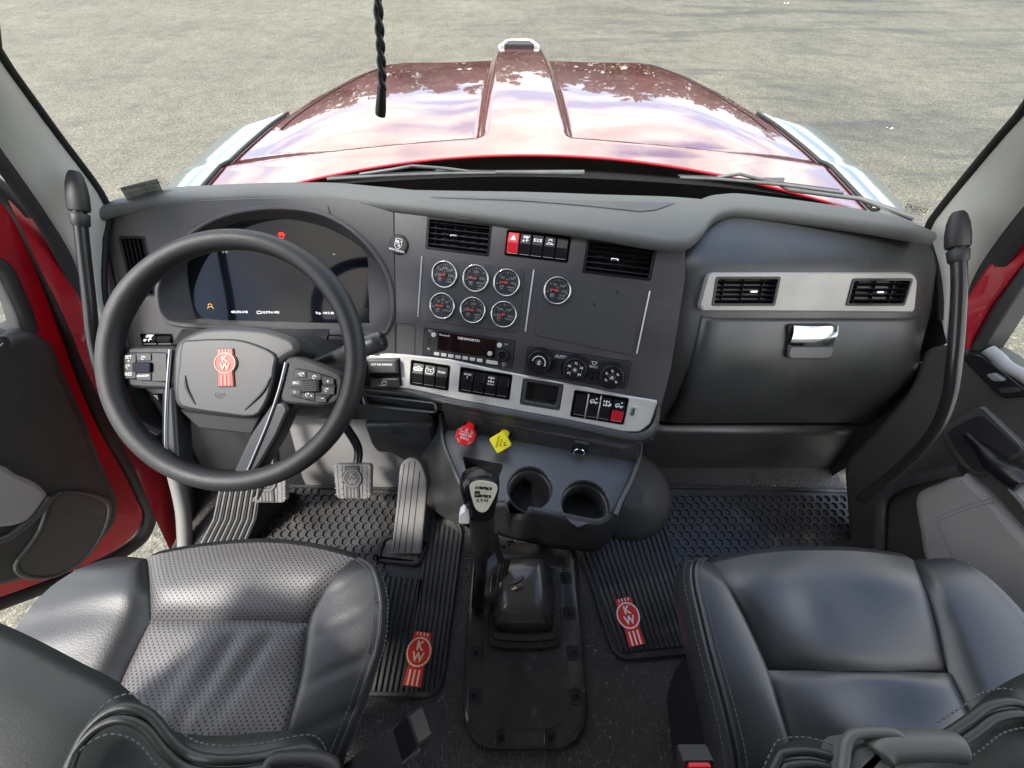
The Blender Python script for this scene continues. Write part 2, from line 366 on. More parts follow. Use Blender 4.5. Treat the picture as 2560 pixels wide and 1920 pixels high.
# asphalt: weathered pale aggregate with darker worn drifts and faint tyre scrubs
def asphalt():
    m = bpy.data.materials.new('weathered_asphalt'); m.use_nodes = True; t = m.node_tree; b = t.nodes['Principled BSDF']; b.inputs['Roughness'].default_value = 0.85
    tcn = N(t, 'ShaderNodeTexCoord')
    def noise(scale, det, rg=0.6, vec=None, dist=0.0):
        n = N(t, 'ShaderNodeTexNoise'); n.inputs['Scale'].default_value = scale; n.inputs['Detail'].default_value = det; n.inputs['Roughness'].default_value = rg; n.inputs['Distortion'].default_value = dist
        t.links.new(vec or tcn.outputs['Object'], n.inputs['Vector']); return n.outputs['Fac']
    def ramp(src, stops):
        r = N(t, 'ShaderNodeValToRGB'); e = r.color_ramp.elements
        while len(e) < len(stops): e.new(0.5)
        for i, (p, c) in enumerate(stops): e[i].position = p; e[i].color = tuple(c) + (1,)
        t.links.new(src, r.inputs[0]); return r.outputs[0]
    def mixc(bt, fac, a, c):
        x = N(t, 'ShaderNodeMix', data_type='RGBA', blend_type=bt)
        if isinstance(fac, float): x.inputs[0].default_value = fac
        else: t.links.new(fac, x.inputs[0])
        t.links.new(a, x.inputs[6]); t.links.new(c, x.inputs[7]); return x.outputs[2]
    base = ramp(noise(0.45, 6), [(0.3, (0.112, 0.107, 0.086)), (0.5, (0.140, 0.133, 0.106)), (0.72, (0.168, 0.160, 0.127))])
    speck = N(t, 'ShaderNodeTexVoronoi'); speck.inputs['Scale'].default_value = 85; t.links.new(tcn.outputs['Object'], speck.inputs['Vector'])
    sr = ramp(speck.outputs['Color'], [(0.0, (0.42, 0.42, 0.42)), (0.5, (0.95, 0.94, 0.93)), (1.0, (1.7, 1.67, 1.58))])
    c_ = mixc('MULTIPLY', 1.0, base, sr)
    fine = ramp(noise(26, 5, 0.75), [(0.30, (0.45, 0.45, 0.45)), (0.5, (0.95, 0.95, 0.94)), (0.70, (1.6, 1.58, 1.5))]); c_ = mixc('MULTIPLY', 0.95, c_, fine)
    mid = ramp(noise(3.2, 6, 0.7), [(0.32, (0.72, 0.72, 0.73)), (0.5, (1.0, 1.0, 1.0)), (0.70, (1.28, 1.27, 1.22))]); c_ = mixc('MULTIPLY', 0.9, c_, mid)
    # stretched, swirling scrub marks, heavier to the right of the truck
    mp = N(t, 'ShaderNodeMapping'); mp.inputs['Scale'].default_value = (0.28, 1.1, 1); mp.inputs['Rotation'].default_value = (0, 0, 0.55); t.links.new(tcn.outputs['Object'], mp.inputs['Vector'])
    sm = noise(0.9, 6, 0.62, mp.outputs[0], 1.2)
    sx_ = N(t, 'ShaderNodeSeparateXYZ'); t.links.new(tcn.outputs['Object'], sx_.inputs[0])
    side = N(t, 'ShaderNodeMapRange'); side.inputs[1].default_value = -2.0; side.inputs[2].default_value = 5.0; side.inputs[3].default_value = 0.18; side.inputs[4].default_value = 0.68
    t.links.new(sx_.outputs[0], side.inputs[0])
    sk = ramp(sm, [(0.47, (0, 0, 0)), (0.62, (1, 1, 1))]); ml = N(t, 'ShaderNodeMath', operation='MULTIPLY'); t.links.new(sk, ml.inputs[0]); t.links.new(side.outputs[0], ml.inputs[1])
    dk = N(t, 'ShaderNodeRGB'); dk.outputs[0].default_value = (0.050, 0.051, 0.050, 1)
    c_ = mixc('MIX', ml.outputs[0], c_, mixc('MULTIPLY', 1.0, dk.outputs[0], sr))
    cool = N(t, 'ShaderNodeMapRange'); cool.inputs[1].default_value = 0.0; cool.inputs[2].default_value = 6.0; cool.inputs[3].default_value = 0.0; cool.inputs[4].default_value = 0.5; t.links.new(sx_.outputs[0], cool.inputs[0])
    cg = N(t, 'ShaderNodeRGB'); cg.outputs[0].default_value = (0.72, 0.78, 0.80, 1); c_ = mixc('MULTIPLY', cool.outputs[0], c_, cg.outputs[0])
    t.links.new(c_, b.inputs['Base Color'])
    bp = N(t, 'ShaderNodeBump'); bp.inputs['Strength'].default_value = 0.6; bp.inputs['Distance'].default_value = 0.012; t.links.new(speck.outputs['Distance'], bp.inputs['Height']); t.links.new(bp.outputs[0], b.inputs['Normal'])
    return m
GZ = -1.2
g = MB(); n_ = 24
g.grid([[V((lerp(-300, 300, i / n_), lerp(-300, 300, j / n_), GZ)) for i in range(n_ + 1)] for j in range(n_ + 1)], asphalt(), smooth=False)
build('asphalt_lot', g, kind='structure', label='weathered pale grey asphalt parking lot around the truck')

# ------------------------------------------------------------------ far trees: only met as a reflection in the hood
M_leaf = mat('woodland_foliage', (0.060, 0.085, 0.030), 0.7, var=0.4, vscale=0.4); M_bark = mat('bark', (0.07, 0.05, 0.035), 0.8)
wd = MB(); rnd = random.Random(3)
for k in range(150):
    x = lerp(-95, 95, k / 149) + rnd.uniform(-1, 1); y = 62 + rnd.uniform(-4, 10); hgt = rnd.uniform(10, 15)
    wd.tube([(x, y, GZ), (x + rnd.uniform(-.4, .4), y, GZ + hgt * 0.7)], [0.28, 0.10], M_bark, 5)
    for q in range(80):
        a = rnd.uniform(0, 6.283); rr = 3.2 * math.sqrt(rnd.random()); hz = GZ + hgt * (0.04 + 0.98 * rnd.random()); sh = 1 - 0.75 * max(0, (hz - GZ) / hgt - 0.4)
        c_ = V((x + rr * sh * math.cos(a), y + rr * sh * math.sin(a), hz)); s_ = rnd.uniform(0.7, 1.3)
        for _ in range(3):
            d1 = V((rnd.gauss(0, 1), rnd.gauss(0, 1), rnd.gauss(0, .7))).normalized() * s_; d2 = V((rnd.gauss(0, 1), rnd.gauss(0, 1), rnd.gauss(0, .7))).normalized() * s_
            wd.add([c_ - d1, c_ + d2 * .5, c_ + d1, c_ - d2 * .5], [(0, 1, 2, 3)], M_leaf)
build('far_woodland', wd, kind='stuff', label='belt of green trees beyond the lot, mirrored in the hood')

# ------------------------------------------------------------------ hood
HX = 0.045
def hood_z(x, y):
    s = abs(x - HX); t = (y - 1.32) / 1.56
    zc = 0.782 + 0.012 * math.sin(min(1, max(0, t)) * 3.0) - 0.085 * max(0, t) ** 2.2 - 0.05 * smooth01((t - 0.9) / 0.12)
    drop = lerp(0.05, 0.085, smooth01(t * 1.4)) * (s / 1.0) ** 2.2
    ws = lerp(0.140, 0.112, min(1, max(0, t)))
    inn = smooth01((s - ws) / 0.042); outr = 1 - smooth01((s - 0.30) / 0.62); rear = smooth01((y - 1.455 + 0.11 * s) / 0.07)
    return zc - drop - 0.050 * inn * (0.25 + 0.75 * outr) * rear
def hood_half(t):
    pts = [(0, 1.00), (0.2, 1.01), (0.4, 0.99), (0.6, 0.945), (0.8, 0.865), (1, 0.75)]
    for (a, p), (b, q) in zip(pts[:-1], pts[1:]):
        if t <= b: return lerp(p, q, smooth01((t - a) / (b - a)) * 0.5 + (t - a) / (b - a) * 0.5)
    return pts[-1][1]
def hood_pt(t, s):
    x = HX + s * hood_half(t)
    yr = 1.325 - 0.27 * s * s; yf = 2.86 - 0.20 * abs(s) ** 3
    y = lerp(yr, yf, t); return V((x, y, hood_z(x, y)))
hood = thing('truck_hood', (HX, 2.0, 0.3), 'glossy deep red truck hood mirroring clouds and sky beyond the windshield', 'hood')
hm = MB(); ns, nt_ = 150, 110
rows = []
for j in range(nt_ + 1):
    t = j / nt_; row = []
    e = hood_pt(t, -1); row.append(V((e.x - 0.05, e.y, e.z - 0.34))); row.append(V((e.x - 0.035, e.y, e.z - 0.10))); row.append(V((e.x - 0.014, e.y, e.z - 0.022)))
    for i in range(ns + 1): row.append(hood_pt(t, -1 + 2 * i / ns))
    e = hood_pt(t, 1); row.append(V((e.x + 0.014, e.y, e.z - 0.022))); row.append(V((e.x + 0.035, e.y, e.z - 0.10))); row.append(V((e.x + 0.05, e.y, e.z - 0.34)))
    rows.append(row)
nose = [V((p.x, p.y + 0.03, p.z - 0.03)) for p in rows[-1]]; nose2 = [V((p.x, p.y + 0.05, p.z - 0.32)) for p in rows[-1]]
M_hood = mat('deep_red_clearcoat_paint', (0.115, 0.002, 0.005), 0.30, metal=0.2, coat=1.0, var=0.05, vscale=3)
M_hood.node_tree.nodes['Principled BSDF'].inputs['Coat IOR'].default_value = 1.88
hm.grid(rows + [nose, nose2], M_hood)
build('hood_shell', hm, hood)
rl = MB()   # bright rolled rear lip of the hood
rl.tube([hood_pt(0, -0.97 + 1.94 * i / 60) + V((0, -0.006, -0.002)) for i in range(61)], 0.004, M_red, 8)
build('rear_lip', rl, hood)
for sgn, nm in ((-1, 'left'), (1, 'right')):
    sm_ = MB(); path = [hood_pt(lerp(0.36, 0.985, i / 40), sgn * 0.94) + V((0, 0, 0.0018)) for i in range(41)]
    sm_.tube(path, 0.0022, M_seal, 6); build('fender_seam', sm_, hood)
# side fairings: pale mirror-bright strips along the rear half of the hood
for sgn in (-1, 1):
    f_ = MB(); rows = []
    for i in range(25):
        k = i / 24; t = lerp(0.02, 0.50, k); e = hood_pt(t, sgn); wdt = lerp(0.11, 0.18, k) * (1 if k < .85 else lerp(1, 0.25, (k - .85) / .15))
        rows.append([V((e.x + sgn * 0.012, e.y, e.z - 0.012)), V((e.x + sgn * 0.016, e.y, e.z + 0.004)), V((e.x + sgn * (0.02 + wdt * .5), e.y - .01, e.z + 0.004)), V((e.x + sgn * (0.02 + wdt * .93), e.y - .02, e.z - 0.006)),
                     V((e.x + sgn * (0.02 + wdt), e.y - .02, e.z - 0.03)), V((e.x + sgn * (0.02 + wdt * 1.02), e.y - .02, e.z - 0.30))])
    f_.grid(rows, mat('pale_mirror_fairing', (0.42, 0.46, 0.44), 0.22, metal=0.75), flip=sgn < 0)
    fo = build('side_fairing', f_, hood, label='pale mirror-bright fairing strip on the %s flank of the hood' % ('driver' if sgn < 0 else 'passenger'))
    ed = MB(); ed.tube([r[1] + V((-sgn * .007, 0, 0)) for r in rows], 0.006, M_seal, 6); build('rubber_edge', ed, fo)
# nose ornament
FO = Fr((HX - .006, 2.79, hood_z(HX, 2.79)), (1, 0, 0), (0, 1, 0))
om = MB(); om.prism(FO, rounded([(-.118, -.035), (.118, -.035), (.085, .06), (.06, .085), (-.06, .085), (-.085, .06)], .015), -0.05, 0.035, mat('white_silver_ornament', (0.72, 0.75, 0.78), 0.18, metal=0.7), 0.012, 3)
oo = build('nose_ornament', om, hood)
om = MB(); om.prism(FO, rounded([(-.085, -.045), (.085, -.045), (.06, .03), (-.06, .03)], .012), -0.03, 0.0375, M_seal, 0.004); build('ornament_inset', om, oo)

# ------------------------------------------------------------------ windshield, cowl, wipers
WSB = [(-0.965, 0.905, 0.812), (-0.80, 1.03, 0.803), (-0.50, 1.105, 0.800), (0.0, 1.150, 0.800), (0.5, 1.105, 0.800), (0.80, 1.02, 0.803), (0.965, 0.885, 0.812)]
wsb = spline(WSB, 12)
PL2 = onz(0, 140, 1.13); PR2 = onz(2560, 272, 1.13)
def ws_pt(i, h):         # h: metres up along the glass from the dotted line
    b = wsb[i]; s = b.x / 0.965
    upv = V((-0.27 * s, -0.50, 0.80)).normalized()
    return b + upv * h
ws = thing('windshield', (0, 1.15, 0.72), 'clear curved windshield of the truck above the dashboard', 'windshield')
wg = MB(); wg.grid([[ws_pt(i, h) for i in range(len(wsb))] for h in (-0.12, 0.0, 0.2, 0.4, 0.62, 0.82)], M_glass); build('glass_pane', wg, ws)
fb = MB(); inn = V((0, -0.004, -0.002))
fb.grid([[ws_pt(i, h * min(1, .12 + min(i, len(wsb) - 1 - i) / 14)) + inn for i in range(len(wsb))] for h in (-0.12, -0.06, 0.0)], mat('black_ceramic_band', (0.004, 0.004, 0.005), 0.65, spec=0.2)); fbo = build('ceramic_band', fb, ws)
dt = MB()                # dotted fade of the ceramic band
for i in range(0, len(wsb) - 1):
    for k in range(10):
        for rw in range(2):
            a = ws_pt(i, 0.004 + rw * 0.0055).lerp(ws_pt(i + 1, 0.004 + rw * 0.0055), (k + 0.5 * rw) / 10) + inn; r_ = 0.0019 - rw * 0.0006
            dt.add([a + V((-r_, 0, 0)), a + V((0, 0.5 * r_, -0.85 * r_)), a + V((r_, 0, 0)), a + V((0, -0.5 * r_, 0.85 * r_))], [(0, 1, 2, 3)], M_void)
build('ceramic_dots', dt, ws, kind='stuff')
cw = MB(); cw.grid([[V((p.x * 1.0, p.y + 0.03 + k * 0.05, p.z - 0.035 - 0.012 * k)) for p in wsb] for k in range(10)], M_blackm)
build('cowl_panel', cw, label='black plastic cowl between windshield and hood', cat='cowl')
def px_ws(u, v, off=0.0):      # pixel on the windshield surface: march over its cells
    best = None; k = ray(u, v).normalized()
    for i in range(len(wsb) - 1):
        a, b, c = ws_pt(i, 0), ws_pt(i + 1, 0), ws_pt(i, 0.3); n = (b - a).cross(c - a).normalized(); n = n if n.y < 0 else -n; t = (a + n * off - C0).dot(n) / k.dot(n); p = C0 + k * t
        w_ = (p - a).dot((b - a).normalized()) / (b - a).length
        e = 0 if -0.3 <= w_ <= 1.3 else 1
        m_ = abs(w_ - 0.5) + e * 10
        if best is None or m_ < best[0]: best = (m_, p, n)
    return best[1], best[2]
def wiper(arm_px, blade_px, label, bracket):
    th = thing('windshield_wiper', px_ws(*arm_px[0], off=-0.03)[0], label, 'wiper', 'windshield wipers')
    m_ = MB(); pth = [px_ws(*q, off=-0.055)[0] for q in arm_px]; m_.tube(pth, [0.0085] + [0.006] * (len(pth) - 2) + [0.004], M_wip, 8); build('wiper_arm', m_, th)
    m_ = MB(); bl = [px_ws(*q, off=-0.03)[0] for q in blade_px]; m_.tube(bl, 0.0045, M_wip, 6); bo = build('wiper_blade', m_, th)
    m_ = MB(); m_.tube([p + V((0, 0.02, -0.004)) for p in bl], 0.003, M_seal, 6); build('rubber_edge', m_, bo)
    m_ = MB(); m_.tube([px_ws(*q, off=-0.045)[0] for q in bracket], 0.0045, M_wip, 6); build('wiper_bracket', m_, th)
    m_ = MB(); p, n = px_ws(*arm_px[-1], off=-0.05); m_.box(Fr(p, (1, 0, 0), (0, .8, -.5)), -0.03, -0.008, 0.03, 0.008, -0.006, 0.008, M_wip, 0.003); build('wiper_joint', m_, th)
M_wip = mat('weathered_grey_wiper_metal', (0.10, 0.105, 0.105), 0.45, var=0.2, vscale=20)
wiper([(1460, 432), (1250, 431), (1115, 428)], [(818, 448), (950, 440), (1110, 434), (1240, 433)], 'wiper lying along the driver side of the cowl', [(900, 436), (980, 424), (1030, 415), (1110, 421), (1180, 430)])
wiper([(2285, 545), (2150, 497), (1975, 475), (1930, 452)], [(1700, 444), (1800, 448), (1960, 462), (2110, 482)], 'wiper angled across the passenger corner of the windshield', [(1770, 447), (1850, 435), (1890, 446), (1985, 464)])
# inspection sticker and glass maker's mark
def quad_frame(pts, off):
    P = [px_ws(*q, off=off)[0] for q in pts]; return Fr((P[0] + P[1] + P[2] + P[3]) / 4, P[1] - P[0] + P[2] - P[3], P[0] - P[3] + P[1] - P[2]), P
FS, P = quad_frame([(300, 469), (393, 445), (412, 490), (318, 502)], 0.003)
M_stk = mat('grey_sticker_paper', (0.30, 0.31, 0.27), 0.7); M_ink = mat('dark_ink', (0.05, 0.055, 0.05), 0.7)
st = MB(); qs = [((p - FS.o).dot(FS.ex), (p - FS.o).dot(FS.ey)) for p in P]; qs = qs[::-1] if area(qs) < 0 else qs
st.prism(FS, qs, 0, 0.0006, M_stk, bottom=True)
wx = max(q[0] for q in qs) - min(q[0] for q in qs); wy = max(q[1] for q in qs) - min(q[1] for q in qs)
st.text(FS, '1XKYD49X5PJ 496871', 0, wy * .27, wy * .17, 0.0009, M_ink, bold=0.01, sx=.8); st.text(FS, '132.742', wx * .16, wy * .12, wy * .13, 0.0009, M_ink)
for bx, by in ((-.36, -.06), (-.24, -.06), (-.36, -.26), (-.24, -.26)):
    x0, y0 = bx * wx, by * wy; a_, b_ = wx * .05, wy * .075
    st.strokes(FS, [[(x0 - a_, y0 - b_), (x0 + a_, y0 - b_), (x0 + a_, y0 + b_), (x0 - a_, y0 + b_), (x0 - a_, y0 - b_)]], 0.0008, 0.0009, M_ink)
for (bx, by), tx in zip(((-.36, -.06), (-.24, -.26)), 'XX'): st.text(FS, tx, bx * wx, by * wy, wy * .12, 0.0011, M_ink)
for bx, tx in ((-.03, '10'), (.22, '26')):
    a_, b_ = wx * .11, wy * .14; x0 = bx * wx; y0 = -.12 * wy
    st.strokes(FS, [[(x0 - a_, y0 - b_), (x0 + a_, y0 - b_), (x0 + a_, y0 + b_), (x0 - a_, y0 + b_), (x0 - a_, y0 - b_)]], 0.001, 0.0009, M_ink); st.text(FS, tx, x0, y0, wy * .18, 0.0011, M_ink)
st.strokes(FS, [[(-.42 * wx, .05 * wy), (-.17 * wx, .05 * wy)], [(-.12 * wx, .06 * wy), (.40 * wx, .06 * wy)], [(-.15 * wx, -.33 * wy), (.12 * wx, -.33 * wy)], [(.15 * wx, -.36 * wy), (.2 * wx, -.28 * wy), (.25 * wx, -.36 * wy), (.34 * wx, -.27 * wy)]], 0.0012, 0.0009, M_ink)
build('inspection_sticker', st, label='grey vehicle inspection sticker at the driver corner of the windshield', cat='sticker')
FS, P = quad_frame([(2272, 510), (2312, 520), (2304, 540), (2264, 530)], 0.003)
gm = MB(); gm.strokes(FS, [[(-.019, .0), (.019, .0), (.019, .014), (-.019, .014), (-.019, .0)]], 0.0016, 0.0008, M_ink); gm.text(FS, 'AGC', 0, .007, .011, 0.0009, M_ink, bold=.02, sx=1.4)
for k in range(2): gm.text(FS, 'DOT 563 M 174', 0, -.006 - .007 * k, .005, 0.0009, M_ink)
build('glass_mark', gm, ws, label="glass maker's black mark printed in the passenger corner")
# ------------------------------------------------------------------ dashboard
dash = thing('dashboard', (0, 0.75, 0.35), 'charcoal truck dashboard with gauges, radio, vents and grey soft pad', 'dashboard')
aB, tB = R(-11), R(40)
HB = V((math.cos(aB), math.sin(aB), 0)); VB = V((-math.sin(aB) * math.sin(tB), math.cos(aB) * math.sin(tB), math.cos(tB)))
B = Fr(onz(1050, 548, 0.835), HB, VB)
J = B.p(*B.uv(985, 545)); A = Fr(J, (1, 0, 0), (0, math.sin(R(40)), math.cos(R(40))))
dJ = (A.n.cross(B.n) * (1 if A.n.cross(B.n).z > 0 else -1)).normalized()
def prow(p): q = p - C0; return 960 - FPX * q.dot(UP) / q.dot(FW)
Lk = 0.2
while prow(J - dJ * Lk) < 1006: Lk += 0.004
K = J - dJ * Lk; KA = J - dJ * (Lk - .012)
def lo(F, p): q = p - F.o; return (q.dot(F.ex), q.dot(F.ey))
def U(F, pts, h=0.0): return [F.uv(a, b, h) for a, b in pts]
def bbox(p): return min(q[0] for q in p), min(q[1] for q in p), max(q[0] for q in p), max(q[1] for q in p)
def fit_rect(F, pts, h=0.0):      # mean upright rectangle of four measured corners TL TR BR BL
    q = U(F, pts, h); return ((q[0][0] + q[3][0]) / 2, (q[2][1] + q[3][1]) / 2, (q[1][0] + q[2][0]) / 2, (q[0][1] + q[1][1]) / 2)

vent1 = fit_rect(B, c4((497, 115), (925, 150), (905, 370), (480, 325))); vent2 = fit_rect(B, c4((1548, 250), (2010, 315), (1965, 545), (1518, 468)))
swp = fit_rect(B, c4((1020, 190), (1445, 240), (1420, 420), (1003, 360)))
radio_r = fit_rect(B, c4((475, 843), (1080, 920), (1055, 1105), (463, 1025)))
clim_r = fit_rect(B, c4((1160, 943), (1830, 1080), (1805, 1265), (1135, 1125)))
grp = [fit_rect(B, c4((400, 1060), (650, 1085), (635, 1250), (385, 1210))), fit_rect(B, c4((725, 1100), (1055, 1150), (1035, 1312), (702, 1255))),
       fit_rect(B, c4((1132, 1167), (1390, 1220), (1362, 1382), (1110, 1335))), fit_rect(B, c4((1475, 1243), (1815, 1312), (1782, 1485), (1436, 1405)))]
def rr_(r, rad=0.006): return rrect(r[0], r[1], r[2], r[3], rad)
# panels
topB = U(B, [(1050, 515), (1100, 518), (1290, 543), (1500, 575), (1640, 604), (1712, 622)])
rgtB = U(B, [(1712, 700), (1697, 800), (1676, 930), (1650, 1030), (1632, 1100)]); botB = U(B, [(1560, 1125), (1400, 1092), (1250, 1062), (1120, 1030)])
polyB = [lo(B, J + dJ * .04)] + topB + rgtB + botB + [lo(B, K)]
pb = MB(); pb.panel(B, polyB, [rr_(vent1), rr_(vent2), rr_(swp, .005), rr_(radio_r, .004), rr_(clim_r, .008)] + [rr_(g_, .005) for g_ in grp], 0, 0.09, 0.03, M_dash)
build('instrument_panel', pb, dash)
clus_o = c3((445, 600), (450, 500), (520, 340), (640, 220), (800, 140), (1000, 104), (1180, 106), (1340, 140), (1480, 220), (1600, 345), (1675, 490), (1692, 640), (1670, 730), (1610, 762), (1300, 752), (900, 730), (560, 712), (475, 680))
clus = U(A, clus_o); clus = sp2(clus, 3, True)
ventA = fit_rect(A, c3((232, 243), (372, 238), (408, 568), (262, 570)))
swA = fit_rect(A, c3((335, 772), (512, 772), (512, 842), (335, 842)))
topA = U(A, [(262, 548), (300, 520), (330, 512), (500, 500), (650, 494), (800, 492), (900, 500)])
polyA = topA + [lo(A, J + dJ * .04), lo(A, K)] + U(A, [(900, 985), (800, 985), (775, 905), (450, 905), (430, 985), (380, 985), (300, 930), (268, 820), (256, 690)])
pa = MB(); pa.panel(A, polyA, [clus, rr_(ventA, .004), rr_(swA, .004)], 0, 0.09, 0.03, M_dash)
build('driver_panel', pa, dash)
sm_ = MB(); sm_.strokes(A, [U(A, [(820, 516), (826, 535), (845, 560)])], 0.003, 0.0008, M_void); build('panel_seam', sm_, dash)
bankA = swA
# cluster: rim, funnel, display
cl = MB(); cl.ring(A, inset(clus, -0.012), clus, -0.004, 0.007, M_dash, 0.003)
disp = U(A, c3((585, 420), (610, 330), (700, 245), (820, 180), (960, 150), (1150, 150), (1330, 190), (1480, 265), (1565, 345), (1572, 520), (1578, 690), (1535, 716), (1100, 708), (680, 694), (632, 680), (600, 560)), -0.05); disp = sp2(disp, 3, True)
clo = build('gauge_cluster', cl, dash)
if area(disp) * area(clus) < 0: disp = disp[::-1]
best = min(range(len(disp)), key=lambda k: sum((disp[(k + round(i * len(disp) / len(clus))) % len(disp)][0] - q[0]) ** 2 + (disp[(k + round(i * len(disp) / len(clus))) % len(disp)][1] - q[1]) ** 2 for i, q in enumerate(clus)))
dsp2 = [disp[(best + round(i * len(disp) / len(clus))) % len(disp)] for i in range(len(clus))]
fu = MB(); fu.grid([[A.p(x, y, h) for x, y in pl] for pl, h in ((clus, 0.005), ([(lerp(a[0], b[0], .25), lerp(a[1], b[1], .25)) for a, b in zip(clus, dsp2)], -0.012), (dsp2, -0.05))], mat('cluster_hood_plastic', (0.045, 0.045, 0.048), 0.5, bump=('noise', 900, 0.2, 0.0005)), closed=True, flip=area(clus) < 0)
build('cluster_hood', fu, clo)
ds = MB(); ds.flat(A, disp if area(disp) > 0 else disp[::-1], -0.0497, M_screen)
def dpt(x, y): return A.uv(*c3((x, y))[0], -0.0485)
for tx, x, y, s_, mm in (('480,596.0 MI', 870, 655, .0085, M_lit), ('18,979.6 HRS', 1040, 657, .0085, M_lit), ('Trip  149.5 MI', 1335, 661, .0085, M_lit), ('23 MI', 790, 328, .007, M_grey), ('--', 1386, 338, .008, M_lit)):
    ds.text(A, tx, *dpt(x, y), s_, -0.0485, mm, bold=.012)
x, y = dpt(710, 622); ds.strokes(A, [circ(x, y, .0055, 12, 0.2, 2.9), [(x - .008, y - .007), (x - .005, y - .002), (x + .005, y - .002), (x + .008, y - .007)]], .0014, -0.0485, M_lita)
x, y = dpt(978, 657); ds.strokes(A, [[(x - .006, y - .003), (x - .006, y + .002), (x - .001, y + .004), (x + .005, y + .002), (x + .005, y - .003), (x - .006, y - .003)]], .0012, -0.0485, M_lit)
x, y = dpt(1100, 243); ds.strokes(A, [circ(x, y, .009, 14, .3, 2.6), circ(x, y, .005, 10)], .0022, -0.0485, M_litr)
build('display_screen', ds, clo)

# ---- vents
def vent(F, r, nh, nv, parent, name='air_vent', vertical=False, knob=True, kx=.43):
    x0, y0, x1, y1 = r; o_ = MB(); o_.ring(F, rrect(x0, y0, x1, y1, .005), rrect(x0 + .006, y0 + .006, x1 - .006, y1 - .006, .004), -0.03, 0.0015, M_black, .001)
    o_.flat(F, rrect(x0, y0, x1, y1, .005), -0.0295, M_void)
    vo = build(name, o_, parent)
    a0, b0, a1, b1 = x0 + .006, y0 + .006, x1 - .006, y1 - .006
    for k in range(nh):
        q = MB(); yy = lerp(b0, b1, (k + .5) / nh); Fk = F.at(0, yy, -0.006).tilt(R(-28) if not vertical else 0)
        if not vertical: q.box(Fk, a0, -.0008, a1, .0008, -.012, .003, M_black)
        else: q.box(F, a0, yy - .0008, a1, yy + .0008, -.022, -.012, M_black)
        build('slat', q, vo)
    for k in range(nv):
        q = MB(); xx = lerp(a0, a1, (k + .5) / nv)
        q.box(F, xx - .0008, b0, xx + .0008, b1, (-.022 if not vertical else -.014), (-.012 if not vertical else -.002), M_black); build('fin', q, vo)
    if knob:
        q = MB(); xx = lerp(a0, a1, kx); yy = (b0 + b1) / 2; q.box(F, xx - .008, yy - .0025, xx + .008, yy + .0025, -.006, .004, M_chrome, .0012); build('vent_knob', q, vo)
    return vo
vent(B, vent1, 5, 6, dash); vent(B, vent2, 5, 6, dash); vent(A, ventA, 3, 5, dash, vertical=True, knob=False)

# ---- rocker switches
def rocker(name, F, r, parent, icon=None, col=None, low=None, h=0.004):
    x0, y0, x1, y1 = r; m1 = col or M_black; m2 = low or m1; ym = lerp(y0, y1, .52); e = .0015; q = MB()
    pr = [(y0, h - .012), (y0 + e, h - .0012), (ym, h + .0030), (y1 - e, h - .004), (y1, h - .014)]
    xs = [(x0, -.0016), (x0 + e, 0), (x1 - e, 0), (x1, -.0016)]
    rows_ = [[F.p(x, y, hh + dx) for x, dx in xs] for y, hh in pr]
    for k in range(len(rows_) - 1): q.grid(rows_[k:k + 2], m2 if k < 2 else m1, smooth=False)
    sd = [F.p(x0, y0, -.03), F.p(x0, y1, -.03)]
    for xx in (x0, x1):
        q.add([F.p(xx, y, hh - .0016) for y, hh in pr] + [F.p(xx, y1, -.03), F.p(xx, y0, -.03)], [tuple(range(7)) if xx == x0 else tuple(range(7))[::-1]], m1)
    q.strokes(F, [[(x0 + e, y0 + e), (x1 - e, y0 + e)]], .0008, h - .0008, M_grey)
    if icon:
        Fi = Fr(F.p((x0 + x1) / 2, (ym + y1 - e) / 2, (h - .0005) + .0004), F.ex, F.ey * (y1 - e - ym) + F.n * (-.007)); icon(q, Fi, (x1 - x0) / 2)
    return build(name, q, parent)
def ic_text(s_, sz=.6, b=.015, y=0.0, mm=None):
    return lambda q, F, w_: q.text(F, s_, 0, y * w_, w_ * sz, .0005, mm or M_white, bold=b)
def ic_lines(L, wd=.13, txt=None, ts=.5, ty=-.6):
    def f(q, F, w_):
        q.strokes(F, [[(x * w_, y * w_) for x, y in l] for l in L], wd * w_, .0005, M_white)
        if txt: q.text(F, txt, 0, ty * w_, ts * w_, .0005, M_white, bold=.012)
    return f
tri = [[(-.45, -.4), (.45, -.4), (0, .42), (-.45, -.4)], [(-.2, -.22), (.2, -.22), (0, .12), (-.2, -.22)]]
lamp = [circ(-.2, .35, .22, 8, 1.57, 4.71), [(-.2, .13), (-.2, .57)], [(-.05, .5), (.3, .5)], [(-.05, .35), (.3, .35)], [(-.05, .2), (.3, .2)], [(.6, .6), (.1, -.3)], circ(-.35, -.35, .15, 8), [(.25, -.5), (.25, -.2), (.5, -.2)]]
park = [circ(-.25, 0, .22, 8, -1.57, 1.57), circ(.25, 0, .22, 8, 1.57, 4.71)] + [[(-.7, y), (-.4, y)] for y in (.2, 0, -.2)] + [[(.4, y), (.7, y)] for y in (.2, 0, -.2)]
bedl = [circ(0, .45, .2, 8, 3.14, 6.28), [(-.3, .45), (.3, .45)], [(-.35, .1), (-.25, .25)], [(.35, .1), (.25, .25)], [(-.6, -.45), (.6, -.45)], [(-.4, -.3), (.0, -.15), (.45, -.35)]]
eng = [[(-.55, -.3), (-.55, .2), (-.2, .2), (-.1, .4), (.25, .4), (.25, .2), (.55, .2), (.55, -.3), (-.55, -.3)], [(-.75, -.15), (-.75, .15)], [(.75, -.2), (.75, .2)], [(-.2, .1), (.2, -.2)], [(-.2, -.2), (.2, .1)]]
